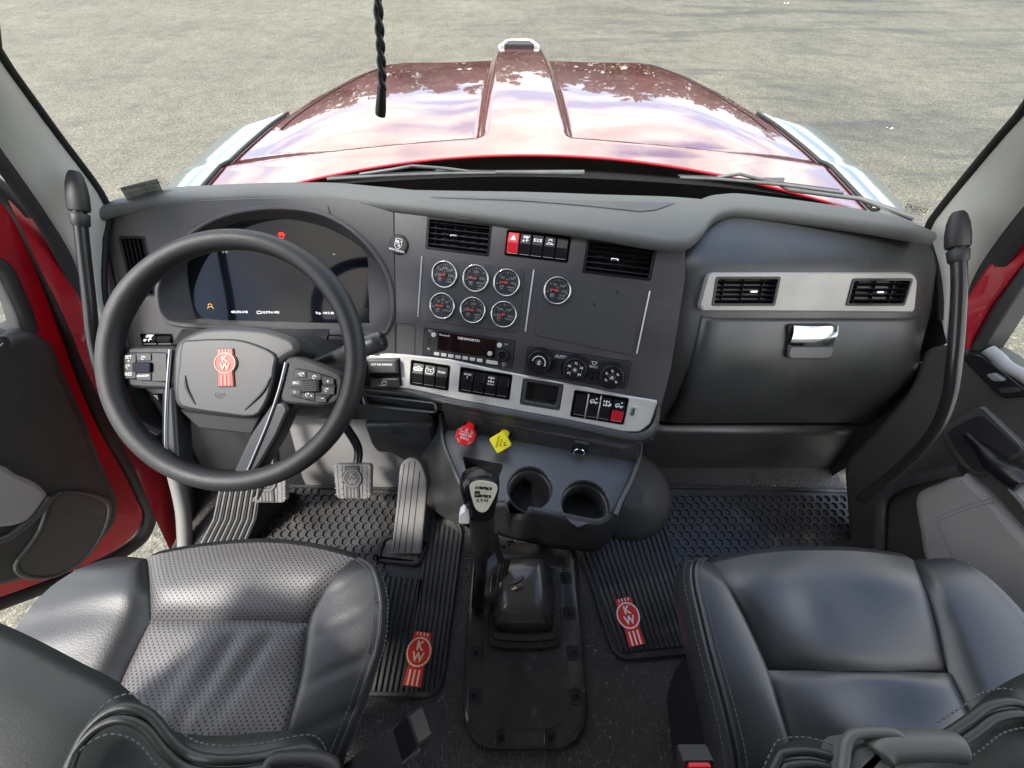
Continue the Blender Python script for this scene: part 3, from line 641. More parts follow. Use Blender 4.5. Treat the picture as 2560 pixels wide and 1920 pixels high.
tcb = [circ(0, 0, .75, 7, 2.3, 4.0), circ(0, 0, .75, 7, -.86, .84), [(-.5, -.57), (.5, -.57)]]
axle = [[(0, .5), (0, -.5)], [(-.4, .3), (.4, .3)], [(-.4, -.35), (.4, -.35)], [(-.45, .15), (-.45, .45)], [(.45, .15), (.45, .45)], [(-.45, -.5), (-.45, -.2)], [(.45, -.5), (.45, -.2)]]
truck = [[(-.6, -.2), (-.6, .1), (-.3, .25), (0, .25), (0, -.2), (-.6, -.2)], circ(-.4, -.25, .12, 7), [(.05, -.1), (.7, -.1)], circ(.35, -.25, .12, 7), [(.3, .5), (.5, .5)], [(.4, .4), (.4, .6)]]
def bank(name, F, r, n, pad, items, extra=0, parent=dash):
    x0, y0, x1, y1 = r; o_ = MB(); o_.ring(F, rrect(x0, y0, x1, y1, .005), rrect(x0 + .0016, y0 + .0016, x1 - .0016, y1 - .0016, .004), -.03, .001, M_black)
    o_.flat(F, rrect(x0, y0, x1, y1, .005), -.0296, M_void); so_ = build(name, o_, parent); w_ = (x1 - x0 - 2 * pad) / n
    for k, it in enumerate(items):
        a = x0 + pad + k * w_; rocker('rocker_switch', F, (a + .0012, y0 + pad * 1.3, a + w_ - .0012, y1 - pad * 1.3), so_, **it)
    return so_
bank('switch_bank', B, swp, 5, .004, [dict(icon=ic_lines(tri), col=M_redsw, h=.006), dict(icon=ic_lines(lamp)), dict(icon=ic_lines(park)), dict(icon=ic_lines(bedl)), dict()])
bank('switch_bank', A, swA, 2, .004, [dict(icon=ic_lines(lamp)), dict()])
# satin strip and its switches
topS = c4((70, 996), (350, 1016), (640, 1046), (900, 1104), (1130, 1150), (1560, 1234), (1800, 1284), (2010, 1318))
botS = c4((1990, 1400), (1960, 1470), (1890, 1522), (1780, 1520), (1440, 1448), (1110, 1388), (700, 1312), (380, 1242), (60, 1205))
strip = rounded(U(B, topS + botS), .004, 2); ss = MB()
def gap(r, d=.002): return rrect(r[0] - d, r[1] - d, r[2] + d, r[3] + d, .006)
ss.panel(B, strip, [gap(g_) for g_ in grp], .006, .012, .012, M_silver, bev=.003); stp = build('satin_strip', ss, dash)
sA = rounded(U(A, [(700, 884), (905, 886), (992, 893), (992, 966), (905, 957), (700, 955)]), .004, 2); q = MB(); q.prism(A, sA, 0, .006, M_silver, .002); build('satin_strip', q, dash)
tb = U(A, [(905, 893), (1003, 900), (1000, 962), (905, 957)]); tbx = bbox(tb); q = MB(); q.box(A, tbx[0], tbx[1], tbx[2], tbx[3], .004, .012, M_black, .003); tbo = build('trailer_brake_unit', q, dash)
x0, y0, x1, y1 = tbx; w_ = x1 - x0; h_ = y1 - y0; q = MB(); Ft = A.at(x0 + .62 * w_, y0 + .72 * h_, .012).tilt(R(-8)); q.box(Ft, -.34 * w_, -.24 * h_, .34 * w_, .24 * h_, -.01, .022, M_glove, .004); q.text(Ft, 'NOT FOR PARKING', 0, .06 * h_, .0072, .0224, M_white, bold=.02, sx=.85); build('brake_lever', q, tbo)
q = MB(); Ft = A.at(x0 + .62 * w_, y0 + .14 * h_, .012); q.box(Ft, -.34 * w_, -.17 * h_, .34 * w_, .17 * h_, -.004, .012, M_glove, .003); q.strokes(Ft, [circ(0, 0, .007, 16), circ(0, 0, .0045, 12), [(-.015, -.006), (-.004, -.0065)]], .0013, .0124, M_white); build('brake_icon_plate', q, tbo)
q = MB(); q.box(A, x0 + .03 * w_, y0 + .08 * h_, x0 + .24 * w_, y1 - .05 * h_, .012, .0165, mat('brown_black_plastic', (.03, .018, .012), .25), .002); build('blank_plate', q, tbo)
bank('switch_bank', B.at(0, 0, .004), grp[0], 3, .004, [dict(icon=ic_lines(eng, .15)), dict(icon=ic_lines(tcb, .13, 'TC', .75, 0)), dict(icon=ic_text('SPARE', .52, .02))])
bank('switch_bank', B.at(0, 0, .004), grp[1], 4, .004, [dict(icon=ic_text('SPARE\n2', .5, .02)), dict(), dict(icon=ic_lines(axle, .12, 'MANUAL', .3, -.85)), dict()])
cb = MB(); x0, y0, x1, y1 = grp[2]; cb.ring(B, rrect(x0, y0, x1, y1, .003), rrect(x0 + .009, y0 + .010, x1 - .009, y1 - .007, .004), -.03, .0045, M_glove, .002); cb.flat(B, rrect(x0, y0, x1, y1, .003), -.028, M_void); build('storage_cubby', cb, dash)
M_redsmoke = mat('smoked_red_switch', (0.10, 0.004, 0.006), 0.25)
bk = bank('switch_bank', B.at(0, 0, .004), grp[3], 4, .004, [dict(), dict(icon=ic_lines(truck, .13)), dict(icon=ic_lines(axle + [[(.6, -.3), (.8, -.3), (.8, 0), (.6, 0), (.6, -.3)]], .13)), dict(icon=ic_lines(truck, .13), col=M_black, low=M_redsw, h=.006)])
x0, y0, x1, y1 = grp[3]; wd_ = (x1 - x0 - .008) / 4
for k in (1, 2):
    q = MB(); xx = x0 + .004 + k * wd_; q.tube([B.p(xx, y1 - .004, .004), B.p(xx - .0005, lerp(y0, y1, .5), .014), B.p(xx, y0 + .0005, .010)], .0016, M_steel, 8); build('switch_guard', q, bk)
x, y = B.uv(*c4((1848, 1385))[0]); q = MB(); q.box(B, x - .012, y - .015, x + .013, y + .014, .006, .0068, mat('pale_green_backing', (.45, .6, .5), .6)); q.box(B, x - .006, y - .011, x + .006, y + .010, .0068, .011, M_steel, .002); build('adhesive_clip', q, dash)
# round badge sticker
x, y = B.uv(*c4((311, 294))[0]); r_ = .0235; q = MB(); q.lathe(B, x, y, [(r_, 0), (r_, .004), (r_ - .003, .0065)], M_blackm, 32)
Fk = B.at(x, y, .0068).rot(R(-8))
sh = [(-.0075, .0125), (0, .014), (.0085, .0125), (.0085, -.003), (.0045, -.0085), (0, -.011), (-.005, -.0085), (-.0085, -.003), (-.0075, .0125)]
q.strokes(Fk, [sh, [(-.0085, -.003), (.0085, .010)]], .0011, .0002, M_white); q.text(Fk, 'M', -.003, .006, .011, .0003, M_white, bold=.01); q.text(Fk, 'R', .003, -.003, .011, .0003, M_white, bold=.01); q.text(Fk, 'MDB RANDA.', 0, -.0145, .0062, .0003, M_white, bold=.02, sx=1.1); build('round_badge', q, dash, label='round black badge with a white shield emblem')
# chrome bars
for a, b in (((462, 368), (436, 768)), ((1197, 460), (1141, 865)), ((1960, 598), (1872, 1012))):
    p0, p1 = U(B, c4(a, b)); q = MB(); q.tube([B.p(*p0, .0015), B.p(*p1, .0015)], .0021, mat('dull_chrome_bar', (.42, .42, .43), .28, metal=1.0), 8); build('chrome_bar', q, dash)
# gauge sub-panels (raised outline plates)
for pts, hs in ((c4((510, 372), (1137, 450), (1090, 875), (487, 795)), None), (c4((1258, 470), (1915, 590), (1830, 1020), (1200, 890)), ((1748, 607), (1596, 686)))):
    poly = rounded(U(B, pts), .012, 5); q = MB(); q.prism(B, poly, 0, .0022, mat('gauge_plate_plastic', (0.045, 0.045, 0.047), 0.5, bump=('noise', 700, 0.5, 0.0008)), .0012, 2)
    po = build('gauge_plate', q, dash)
    if hs:
        for hh in hs:
            x, y = B.uv(*c4(hh)[0]); q = MB(); q.lathe(B, x, y, [(.0032, .0021), (.0032, .0026), (.002, .0026)], M_void, 12); build('plug_hole', q, po)
lb = rounded(U(B, c4((293, 808), (418, 822), (412, 1028), (290, 1015))), .008, 4); q = MB(); q.strokes(B, [lb + lb[:1]], .0016, .0006, M_void); build('blank_plate_outline', q, dash)
# gauges
M_dialw = mat('dial_print', (.36, .36, .35), .5); M_dial = mat('gauge_dial_black', (0.016, 0.016, 0.017), 0.5); M_needle = mat('red_needle', (0.75, 0.03, 0.03), 0.5)
def gauge(cx, cy, r, needle, nums, cap, unit, icon=0):
    x, y = B.uv(*c4((cx, cy))[0]); F = B.at(x, y, .002); q = MB()
    q.lathe(F, 0, 0, [(r, 0), (r, .004), (r * .97, .0065), (r * .92, .0078), (r * .86, .0055), (r * .845, .002)], mat('gauge_chrome', (.66, .67, .66), .12, metal=1.0), 40, cap=False)
    go = build('gauge', q, dash)
    q = MB(); q.flat(F, circ(0, 0, r * .855, 36), .0022, M_dial)
    for k in range(17):
        a = R(lerp(190, -10, k / 16)); big = k % 4 == 0; q.strokes(F, [[(r * .78 * math.cos(a), r * .78 * math.sin(a)), (r * (.64 if big else .70) * math.cos(a), r * (.64 if big else .70) * math.sin(a))]], r * (.04 if big else .022), .0025, M_dialw)
    for t_, a in nums: q.text(F, t_, r * .46 * math.cos(R(a)), r * .46 * math.sin(R(a)), r * .23, .0025, M_dialw, bold=0, sx=1.15)
    for k, t_ in enumerate(cap.split('\n')): q.text(F, t_, r * .40, -r * (.30 + .20 * k), r * .18, .0025, M_dialw, sx=1.1)
    q.text(F, unit, 0, r * .22, r * .13, .0025, M_dialw)
    ik = [[(-.1, .1), (-.1, -.12)], [(0, .1), (0, -.12)], [(.1, .1), (.1, -.12)], [(-.12, .1), (.12, .1)]] if icon == 0 else [circ(0, 0, .11, 9), [(0, .11), (.14, .11)]]
    q.strokes(F, [[(r * (-.34 + a), r * (-.36 + b)) for a, b in l] for l in ik], r * .03, .0025, M_dialw); build('dial', q, go)
    q = MB(); a = R(needle); L = r * .66; q.add([F.p(L * math.cos(a), L * math.sin(a), .0045), F.p(r * .06 * math.cos(a + 1.57) , r * .06 * math.sin(a + 1.57), .0048), F.p(-r * .12 * math.cos(a), -r * .12 * math.sin(a), .0048), F.p(r * .06 * math.cos(a - 1.57), r * .06 * math.sin(a - 1.57), .0048)], [(0, 1, 2, 3)], M_needle); build('needle', q, go)
    q = MB(); q.lathe(F, 0, 0, [(r * .17, .0023), (r * .17, .0042), (r * .1, .0044)], mat('needle_hub', (.03, .03, .03), .4), 16); build('needle_hub', q, go)
gr = B.uv(*c4((700, 491))[0])[0] - B.uv(*c4((613, 491))[0])[0]
gauge(613, 491, gr, 201, [('100', 185), ('150', 135), ('200', 90), ('250', 45), ('300', -5)], 'OIL\nTEMP', '°F')
gauge(817, 517, gr, 184, [('100', 175), ('200', 90), ('300', 5)], 'FRONT\nDRV\nAXLE', '°F')
gauge(1020, 545, gr, 178, [('0', 185), ('50', 135), ('100', 45), ('150', 0)], 'BRAKE\nTRLR', 'PSI', 1)
gauge(598, 697, gr, 181, [('0', 180), ('20', 135), ('40', 90), ('60', 45), ('80', 0)], 'BOOST', 'PSI', 1)
gauge(798, 725, gr, 185, [('100', 175), ('200', 90), ('300', 5)], 'REAR\nDRV\nAXLE', '°F')
gauge(1001, 753, gr, 200, [('150', 190), ('200', 130), ('250', 50), ('300', -10)], 'TRANS', '°F', 1)
gauge(1352, 597, gr, 171, [('0', 185), ('50', 120), ('100', 50), ('150', 0)], 'SUSP\nLOAD', 'PSI', 0)
# ---- radio
x0, y0, x1, y1 = radio_r; w_, h_ = x1 - x0, y1 - y0; q = MB()
q.prism(B, rrect(x0 + .0015, y0 + .0015, x1 - .0015, y1 - .0015, .003), -.02, .0015, M_blackm, .001); rad = build('radio', q, dash)
F = B.at(x0, y0, .0016); q = MB(); q.box(F, .165 * w_, .28 * h_, .80 * w_, .93 * h_, 0, .0008, M_radio)
q.text(F, 'KENWORTH', .50 * w_, .80 * h_, .0085, .0012, M_white, bold=.03, sx=1.15); q.text(F, 'Bluetooth', .235 * w_, .83 * h_, .0068, .0012, M_white, bold=.01); build('radio_display', q, rad)
M_btn = mat('backlit_grey_white_button', (.60, .60, .57), .5)
for k in range(7):
    q = MB(); a = (.135 + .0795 * k) * w_; q.box(F, a, .07 * h_, a + .058 * w_, .185 * h_, 0, .003, M_btn, .001); build('radio_button', q, rad)
q = MB(); q.box(F, .715 * w_, .06 * h_, .84 * w_, .185 * h_, 0, .003, M_btn, .001); build('radio_button', q, rad)
for a, b in ((.115, .79), (.835, .76), (.745, .42)):
    q = MB(); q.lathe(F, a * w_, b * h_, [(.0062, 0), (.0062, .0025), (.004, .003)], M_btn, 18); build('radio_button', q, rad)
q = MB(); q.lathe(F, .885 * w_, .42 * h_, [(.0165, 0), (.0165, .003), (.0145, .011), (.011, .0125), (.0095, .011)], M_black, 28); build('volume_knob', q, rad)
q = MB(); q.text(F, 'PWR', .905 * w_, .82 * h_, .0042, .0004, M_white); q.text(F, 'MUTE\nMENU\nSEL', .905 * w_, .10 * h_, .0042, .0004, M_white); q.text(F, 'Source\nVoice', .075 * w_, .9 * h_, .0042, .0004, M_white); build('radio_lettering', q, rad, kind='stuff')
q = MB(); q.box(F, .045 * w_, .40 * h_, .085 * w_, .66 * h_, 0, .0006, M_void); q.lathe(F, .07 * w_, .24 * h_, [(.004, 0), (.004, .0012), (.0022, .0012)], M_steel, 12, cap=False); build('media_sockets', q, rad)
# ---- climate panel
x0, y0, x1, y1 = clim_r; w_, h_ = x1 - x0, y1 - y0; q = MB(); q.prism(B, rrect(x0 + .0015, y0 + .0015, x1 - .0015, y1 - .0015, .007), -.02, .002, M_blackm, .0015)
F = B.at(x0, y0, .0022)
q.text(F, 'AUTO', .335 * w_, .80 * h_, .0105, .0003, M_white, bold=.008); q.text(F, 'MAX', .66 * w_, .62 * h_, .0098, .0003, M_white, bold=.008)
q.strokes(F, [[(.635 * w_, .80 * h_), (.685 * w_, .80 * h_), (.672 * w_, .71 * h_), (.648 * w_, .71 * h_), (.635 * w_, .80 * h_)]], .0013, .0003, M_white)
q.lathe(F, .655 * w_, .24 * h_, [(.006, 0), (.006, .0015), (.0035, .0015)], M_black, 14); cp = build('climate_panel', q, dash)
for k, (cx, cy) in enumerate(((1233, 1062), (1466, 1110), (1706, 1158))):
    x, y = B.uv(*c4((cx, cy))[0], .012); q = MB(); Fk = B.at(x, y, .002); q.lathe(Fk, 0, 0, [(.034, 0), (.0335, .009), (.0295, .012), (.0285, .025), (.0262, .0275), (.025, .027)], M_black, 36)
    Ft = Fk.at(0, 0, .0273); q.lathe(Ft, 0, 0, [(.0085, 0), (.0075, .0006)], M_blackm, 16)
    if k == 0:
        q.strokes(Ft, [circ(0, 0, .0155, 18, R(-20), R(170))], .0022, .0004, M_white); q.strokes(Ft, [[(-.002, -.004), (-.002, .002), (.002, .005), (.003, -.004), (-.002, -.004)], [(.014, -.006), (.017, -.004)]], .0018, .0009, M_white)
    elif k == 1:
        for t_, a in (('60', 215), ('66', 150), ('72', 88), ('78', 25), ('84', -38)): q.text(Ft, t_, .0158 * math.cos(R(a)), .0158 * math.sin(R(a)), .0082, .0004, M_white, bold=.012)
        for a in (182, 120, 57, -7, 240, -62): q.lathe(Ft, .0165 * math.cos(R(a)), .0165 * math.sin(R(a)), [(.0007, .0002), (.0006, .0004)], M_white, 6)
        q.strokes(Ft, [[(.004 * math.cos(R(a)), .004 * math.sin(R(a))), (-.004 * math.cos(R(a)), -.004 * math.sin(R(a)))] for a in (0, 60, 120)], .0011, .0009, M_white)
    else:
        for a in (215, 150, 95, 35, -40):
            cx_, cy_ = .0150 * math.cos(R(a)), .0150 * math.sin(R(a)); q.strokes(Ft, [[(cx_ - .003, cy_ + .002), (cx_, cy_ - .002), (cx_ + .003, cy_ - .001)], [(cx_ - .001, cy_ + .003), (cx_ + .001, cy_ + .0015)]], .0012, .0004, M_white)
        q.strokes(Ft, [[(-.004, -.003), (.004, -.003)], [(-.003, .0), (.003, .0015)], [(0, .003), (0, -.001)]], .0014, .0009, M_white)
    for a in range(36):
        an = a * math.pi / 18; q.strokes(Fk.at(0, 0, .0), [], .001, 0, M_black)
    build('climate_dial', q, cp)

# ---- soft pad over the top
lipP = [(258, 548), (330, 531), (500, 520), (650, 514), (800, 513), (900, 521), (1000, 531), (1150, 549), (1290, 568), (1400, 584), (1500, 599), (1600, 617), (1670, 626), (1715, 622), (1748, 597), (1772, 566), (1800, 549), (1850, 543), (1950, 552), (2050, 565), (2150, 580), (2250, 597), (2322, 612)]
crnP = [(262, 523), (330, 502), (500, 489), (650, 482), (800, 479), (900, 481), (1000, 484), (1150, 487), (1290, 489), (1400, 492), (1500, 496), (1600, 499), (1660, 501), (1700, 503), (1740, 506), (1780, 510), (1820, 514), (1870, 520), (1960, 530), (2060, 543), (2160, 556), (2250, 571), (2322, 590)]
lip = [onz(u, v, 0.842) for u, v in lipP]; crn = [onz(u, v, 0.866) for u, v in crnP]
lip = spline(lip, 5); crn = spline(crn, 5)
pm = MB(); rows = []
for a, b in zip(lip, crn):
    dh = V((0, 1, 0)); th_ = 0.030; b = V((b.x, max(b.y, a.y + .045), b.z))
    rows.append([a + dh * 0.02 + V((0, 0, -0.006)), a + dh * 0.002 + V((0, 0, -0.005)), a + dh * -0.003 + V((0, 0, 0.0)), a + dh * -0.003 + V((0, 0, .0155)), a + dh * 0.0015 + V((0, 0, .0215)), a + dh * 0.010 + V((0, 0, .0236)),
                 a.lerp(V((b.x, b.y, a.z)), .6) + V((0, 0, .0245)), V((b.x, b.y, a.z + .0245)), b + dh * .03 + V((0, 0, -.006)), b + dh * .08 + V((0, 0, -.035)), b + dh * .2 + V((0, 0, -.13))])
pm.grid(rows, M_pad, flip=True)
pm.add(rows[0], [tuple(range(11))], M_pad); pm.add(rows[-1], [tuple(range(11))[::-1]], M_pad)
pado = build('soft_pad', pm, dash)
tr = MB(); tp = [(1075, 491), (1290, 494), (1500, 502), (1690, 506), (1640, 524), (1600, 528), (1450, 512), (1290, 500), (1080, 493)]
tq = [onz(u, v, .8685) for u, v in tp]; Ft = Fr((0, 0, .8685), (1, 0, 0), (0, 1, 0)); pl_ = [(p.x, p.y) for p in tq]; tr.flat(Ft, pl_ if area(pl_) > 0 else pl_[::-1], 0, M_dash); build('tray_floor', tr, pado)
# ---- passenger side: hump, vent strip, glove box, lower panel
rowsC = [(530, .875), (552, .848), (575, .820), (600, .790), (640, .750), (680, .716), (730, .690), (780, .662), (840, .628), (900, .602), (960, .584), (1010, .576), (1055, .582)]
def cP(v, y, u=2020): p = ony(u, v, y); return p.y, p.z
def interp(tab, v):
    for (a, p), (b, q) in zip(tab[:-1], tab[1:]):
        if v <= b: return lerp(p, q, (v - a) / (b - a))
    return tab[-1][1]
leftC = [(530, 1830), (552, 1800), (575, 1778), (600, 1768), (680, 1752), (780, 1738), (900, 1712), (1000, 1678), (1055, 1650)]
rghtC = [(530, 2200), (552, 2240), (575, 2290), (600, 2318), (640, 2336), (680, 2340), (780, 2328), (900, 2296), (1000, 2240), (1055, 2200)]
def c_row(v, y, uL, uR, proud=0.0, nx=22, fl=0.08, fr=0.03):
    yy, zz = cP(v, y); xl = ony(uL, v, y).x; xr = ony(uR, v, y).x; o_ = []
    o_.append(V((xl - fl, yy + .035, zz - .01))); o_.append(V((xl - fl * .3, yy + .008, zz)))
    for i in range(nx + 1):
        t = i / nx; e = min(t, 1 - t) * nx; o_.append(V((lerp(xl, xr, t), yy - proud - (.0 if e > 1 else -.004 * (1 - e)), zz)))
    o_.append(V((xr + fr * .3, yy + .012, zz))); o_.append(V((xr + fr, yy + .05, zz - .01))); return o_
cm = MB(); cm.grid([c_row(v, y, interp(leftC, v), interp(rghtC, v)) for v, y in rowsC], M_glove, flip=True); build('passenger_panel', cm, dash)
def door_row(v, y, uL, uR, proud):
    p = c_row(v, y, uL, uR, proud, fl=.0, fr=.0); p = p[2:-2]; a, b = p[0], p[-1]
    return [V((a.x - .001, a.y + .02, a.z)), V((a.x, a.y + .003, a.z))] + p[1:-1] + [V((b.x, b.y + .003, b.z)), V((b.x + .001, b.y + .02, b.z))]
dl = [(786, 1757), (900, 1733), (1000, 1695), (1050, 1664)]; dr = [(786, 2292), (800, 2298), (900, 2297), (950, 2272), (1000, 2228), (1050, 2196)]
vv = [786, 789, 800, 815, 840, 870, 900, 930, 960, 990, 1015, 1035, 1047, 1051]
ytab = [(a, b) for a, b in rowsC]
gd = MB(); gd.grid([door_row(v, interp(ytab, v) + (.014 if v in (786, 1051) else 0), interp(dl, v), interp(dr, v), .012 if 786 < v < 1051 else .010) for v in vv], M_glove, flip=True)
gb = build('glove_box_door', gd, dash)
# silver vent strip of the passenger side
p1 = V((0,) + cP(684, .712)); p2 = V((0,) + cP(776, .664)); C = Fr((0, p2.y, p2.z), (1, 0, 0), p1 - p2)
sp_ = rounded(U(C, c5((385, 440), (1490, 440), (1520, 480), (1505, 640), (1490, 658), (340, 650), (335, 620)), .016), [.012, .01, .01, .012, .005, .005, .003], 4)
v3 = fit_rect(C, c5((405, 462), (760, 462), (745, 622), (398, 620)), .016); v4 = fit_rect(C, c5((1150, 470), (1482, 472), (1452, 622), (1128, 620)), .016)
q = MB(); q.panel(C, sp_, [rr_(v3, .005), rr_(v4, .005)], .016, .03, .03, mat('warm_silver_satin_trim', (0.36, 0.35, 0.325), 0.45, metal=0.3, var=.04, vscale=20), bev=.003); vs_o = build('vent_strip', q, dash)
vent(C.at(0, 0, .0165), v3, 5, 3, dash, kx=.62); vent(C.at(0, 0, .0165), v4, 4, 3, dash, kx=.5)
# latch
v_l, y_l = 815, interp(ytab, 815); pA = V((0,) + cP(800, interp(ytab, 800))); pB = V((0,) + cP(865, interp(ytab, 865))); L_ = Fr((0, pB.y - .021, pB.z), (1, 0, 0), pA - pB)
lt = fit_rect(L_, c5((822, 728), (1065, 728), (1050, 836), (815, 836))); q = MB(); rc = rounded(U(L_, c5((810, 722), (1070, 722), (1045, 915), (800, 915))), .012, 4)
q.prism(L_, rc, -.02, .0012, M_blackm, .001); rc2 = rounded(U(L_, c5((815, 845), (1058, 845), (1040, 905), (808, 905))), .010, 4); lat = build('latch_recess', q, gb)
q = MB(); q.prism(L_, rc2, .001, .0024, M_glove, .001); build('finger_scoop', q, lat)
q = MB(); x0, y0, x1, y1 = lt; M_lat = mat('worn_chrome_paddle', (.55, .58, .62), .16, metal=1.0, var=.25, vscale=30)
q.grid([[L_.p(lerp(x0, x1, i / 12), y, h - .004 * (2 * i / 12 - 1) ** 2) for i in range(13)] for y, h in [(lerp(y1, y0, j / 10), .004 + .010 * math.sin(math.pi * (.15 + .75 * j / 10))) for j in range(11)]], M_lat)
q.prism(L_, rrect(x0, y0, x1, y1, .002), .001, .0045, M_black); build('latch_paddle', q, lat)
# lower passenger panel
lp = MB(); rows = []
for v, y, uL, uR in ((1060, .592, 1640, 2200), (1064, .574, 1640, 2200), (1090, .562, 1632, 2180), (1130, .542, 1620, 2165), (1165, .525, 1608, 2150), (1182, .55, 1600, 2140)): rows.append(c_row(v, y, uL, uR, 0, fl=.05, fr=.02))
lp.grid(rows, M_glove, flip=True); build('lower_passenger_panel', lp, dash)
# ledge below the satin strip and the driver's knee panel
lg = MB()
e0 = U(B, c4((60, 1205), (380, 1242), (700, 1312), (1110, 1388), (1440, 1448), (1780, 1520), (1900, 1524), (1975, 1470), (2010, 1330)))
e1 = U(B, c4((55, 1262), (380, 1300), (700, 1372), (1110, 1448), (1440, 1510), (1780, 1585), (1920, 1590), (2005, 1530), (2030, 1380)), .014)
E0 = [B.p(x, y, .006) for x, y in e0]; Em = [B.p(x, y, .014) for x, y in e1]
lg.grid([spline(E0, 5), spline([a.lerp(b, .5) + B.n * .004 for a, b in zip(E0, Em)], 5), spline(Em, 5), spline([p + V((0, .012, -.004)) for p in Em], 5), spline([p + V((0, .12, .01)) for p in Em], 5)], M_glove, flip=True)
build('lower_ledge', lg, dash)
q = MB(); sl_ = rounded(U(B, c4((75, 1290), (540, 1345), (545, 1392), (90, 1345)), .016), .006, 4); q.ring(B, inset(sl_, -.006), sl_, -.01, .020, M_glove, .003); q.flat(B, sl_ if area(sl_) > 0 else sl_[::-1], .004, M_void); build('ticket_slot', q, dash)
# ------------------------------------------------------------------ KW style emblem: layered plates on a face
def kw_badge(q, F, s, relief=.0015, ring=None, red=None, back=None, letters=True, sw_=1.0):
    """s: overall height; origin at its centre"""
    ring = ring or M_cream; red = red or M_redk; back = back or M_blackm
    R_ = .285 * s; cy = .12 * s
    def outline(g_):
        up = [(-.19 * s - g_, .49 * s + g_), (.19 * s + g_, .49 * s + g_), (.20 * s + g_, .37 * s)]
        rt = circ(0, cy, R_ + g_, 12, R(46), R(-48))
        dn = [(.175 * s + g_, -.14 * s), (.195 * s + g_, -.49 * s - g_), (-.195 * s - g_, -.49 * s - g_), (-.175 * s - g_, -.14 * s)]
        lf = circ(0, cy, R_ + g_, 12, R(228), R(134)); return (up + rt + dn + lf + [(-.20 * s - g_, .37 * s)])[::-1]
    q.prism(F, outline(.02 * s), -.001, relief * .6, back); q.prism(F, outline(0), 0, relief, red, .0004)
    q.ring(F, circ(0, cy, R_ * .97, 28), circ(0, cy, R_ * (.97 - .11 * sw_), 28), relief * .9, relief * 1.35, ring)
    for x in (-.10, 0, .10):
        q.box(F, (x - .02 * sw_) * s, -.48 * s, (x + .02 * sw_) * s, -.20 * s, relief * .9, relief * 1.35, ring)
    for x in (-.12, -.04, .04, .12): q.box(F, (x - .013 * sw_) * s, .42 * s, (x + .013 * sw_) * s, .485 * s, relief * .9, relief * 1.35, ring)
    if letters:
        q.text(F, 'K', 0, cy + .105 * s, .24 * s, relief * 1.4, ring, bold=.03); q.text(F, 'W', 0, cy - .105 * s, .24 * s, relief * 1.4, ring, bold=.03)
# ------------------------------------------------------------------ steering wheel
wy_, wt_ = R(2.58), R(54.65); nW = V((math.sin(wy_) * math.cos(wt_), -math.cos(wy_) * math.cos(wt_), math.sin(wt_)))
exW = V((math.cos(wy_), math.sin(wy_), 0)); W = Fr((-.496, .439, .819), exW, nW.cross(exW))
sw = thing('steering_wheel', (-.496, .439, .6), 'black leather steering wheel with red enamel emblem and silver lower spokes', 'steering wheel')
q = MB(); RW, rw = .2155, .0180; rows = []
for i in range(97):
    a = 2 * math.pi * i / 96; c_ = V((math.cos(a), math.sin(a)))
    th = rw * (1 + .10 * math.exp(-((math.degrees(a) - 35) / 14) ** 2) + .10 * math.exp(-((math.degrees(a) - 148) / 14) ** 2))
    rows.append([W.p(c_.x * (RW + th * math.cos(b)), c_.y * (RW + th * math.cos(b)), th * 1.05 * math.sin(b)) for b in [2 * math.pi * k / 20 for k in range(20)]])
q.grid(rows, M_wheel, closed=True, flip=True); build('rim', q, sw)
def wpoly(pts, h, r=.01, n=3): return rounded(U(W, c3(*pts), h), r, n)
q = MB(); hubp = wpoly([(520, 870), (560, 800), (680, 742), (850, 733), (1050, 747), (1195, 800), (1228, 880), (1110, 930), (1075, 1050), (1030, 1170), (965, 1238), (780, 1225), (600, 1198), (532, 1165), (515, 1060)], -.02, .02, 3)
q.prism(W, hubp, -.075, -.008, mat('hub_cover_plastic', (.030, .032, .032), .48, bump=('noise', 900, .2, .0005)), .012, 4, smooth=True); hub = build('hub_cover', q, sw)
q = MB(); fp = sp2(U(W, c3((556, 822), (620, 806), (760, 800), (900, 812), (1060, 880), (1062, 960), (1045, 1060), (1010, 1160), (945, 1226), (780, 1212), (610, 1186), (540, 1155), (527, 1060), (540, 940)), -.004), 3, True)
q.prism(W, fp, -.012, -.003, mat('airbag_pad_plastic', (.028, .029, .031), .46, bump=('noise', 900, .2, .0005)), .004, 3, smooth=True); build('airbag_pad', q, hub)
for pts in (((575, 1000), (585, 1070), (630, 1160)), ((1040, 1010), (1000, 1090), (900, 1190))):
    q = MB(); q.tube([W.p(x, y, -.003) for x, y in sp2(U(W, c3(*pts), -.003), 6)], [.001 + .002 * math.sin(i / 12 * 3.14) for i in range(13)], M_wheel, 6); build('pad_crease', q, hub)
q = MB(); x, y = W.uv(*c3((793, 958))[0], .0); kw_badge(q, W.at(x, y, -.0025), .067, .003, ring=mat('gilt_chrome', (.42, .24, .17), .35, metal=.2), sw_=.6); build('emblem', q, hub, label='red enamel oval emblem lettered KW')
q = MB(); x, y = W.uv(*c3((765, 1105))[0], -.003); Fh = W.at(x, y, -.0024); q.strokes(Fh, [[(-.008, .003), (-.008, -.003), (.006, 0), (-.008, .003)], [(.008, .003), (.008, -.003)], circ(0, -.003, .004, 8, 3.14, 6.28)], .0006, 0, M_void); build('horn_mark', q, hub)
M_spoke = mat('spoke_gloss_black', (.022, .023, .025), .30)
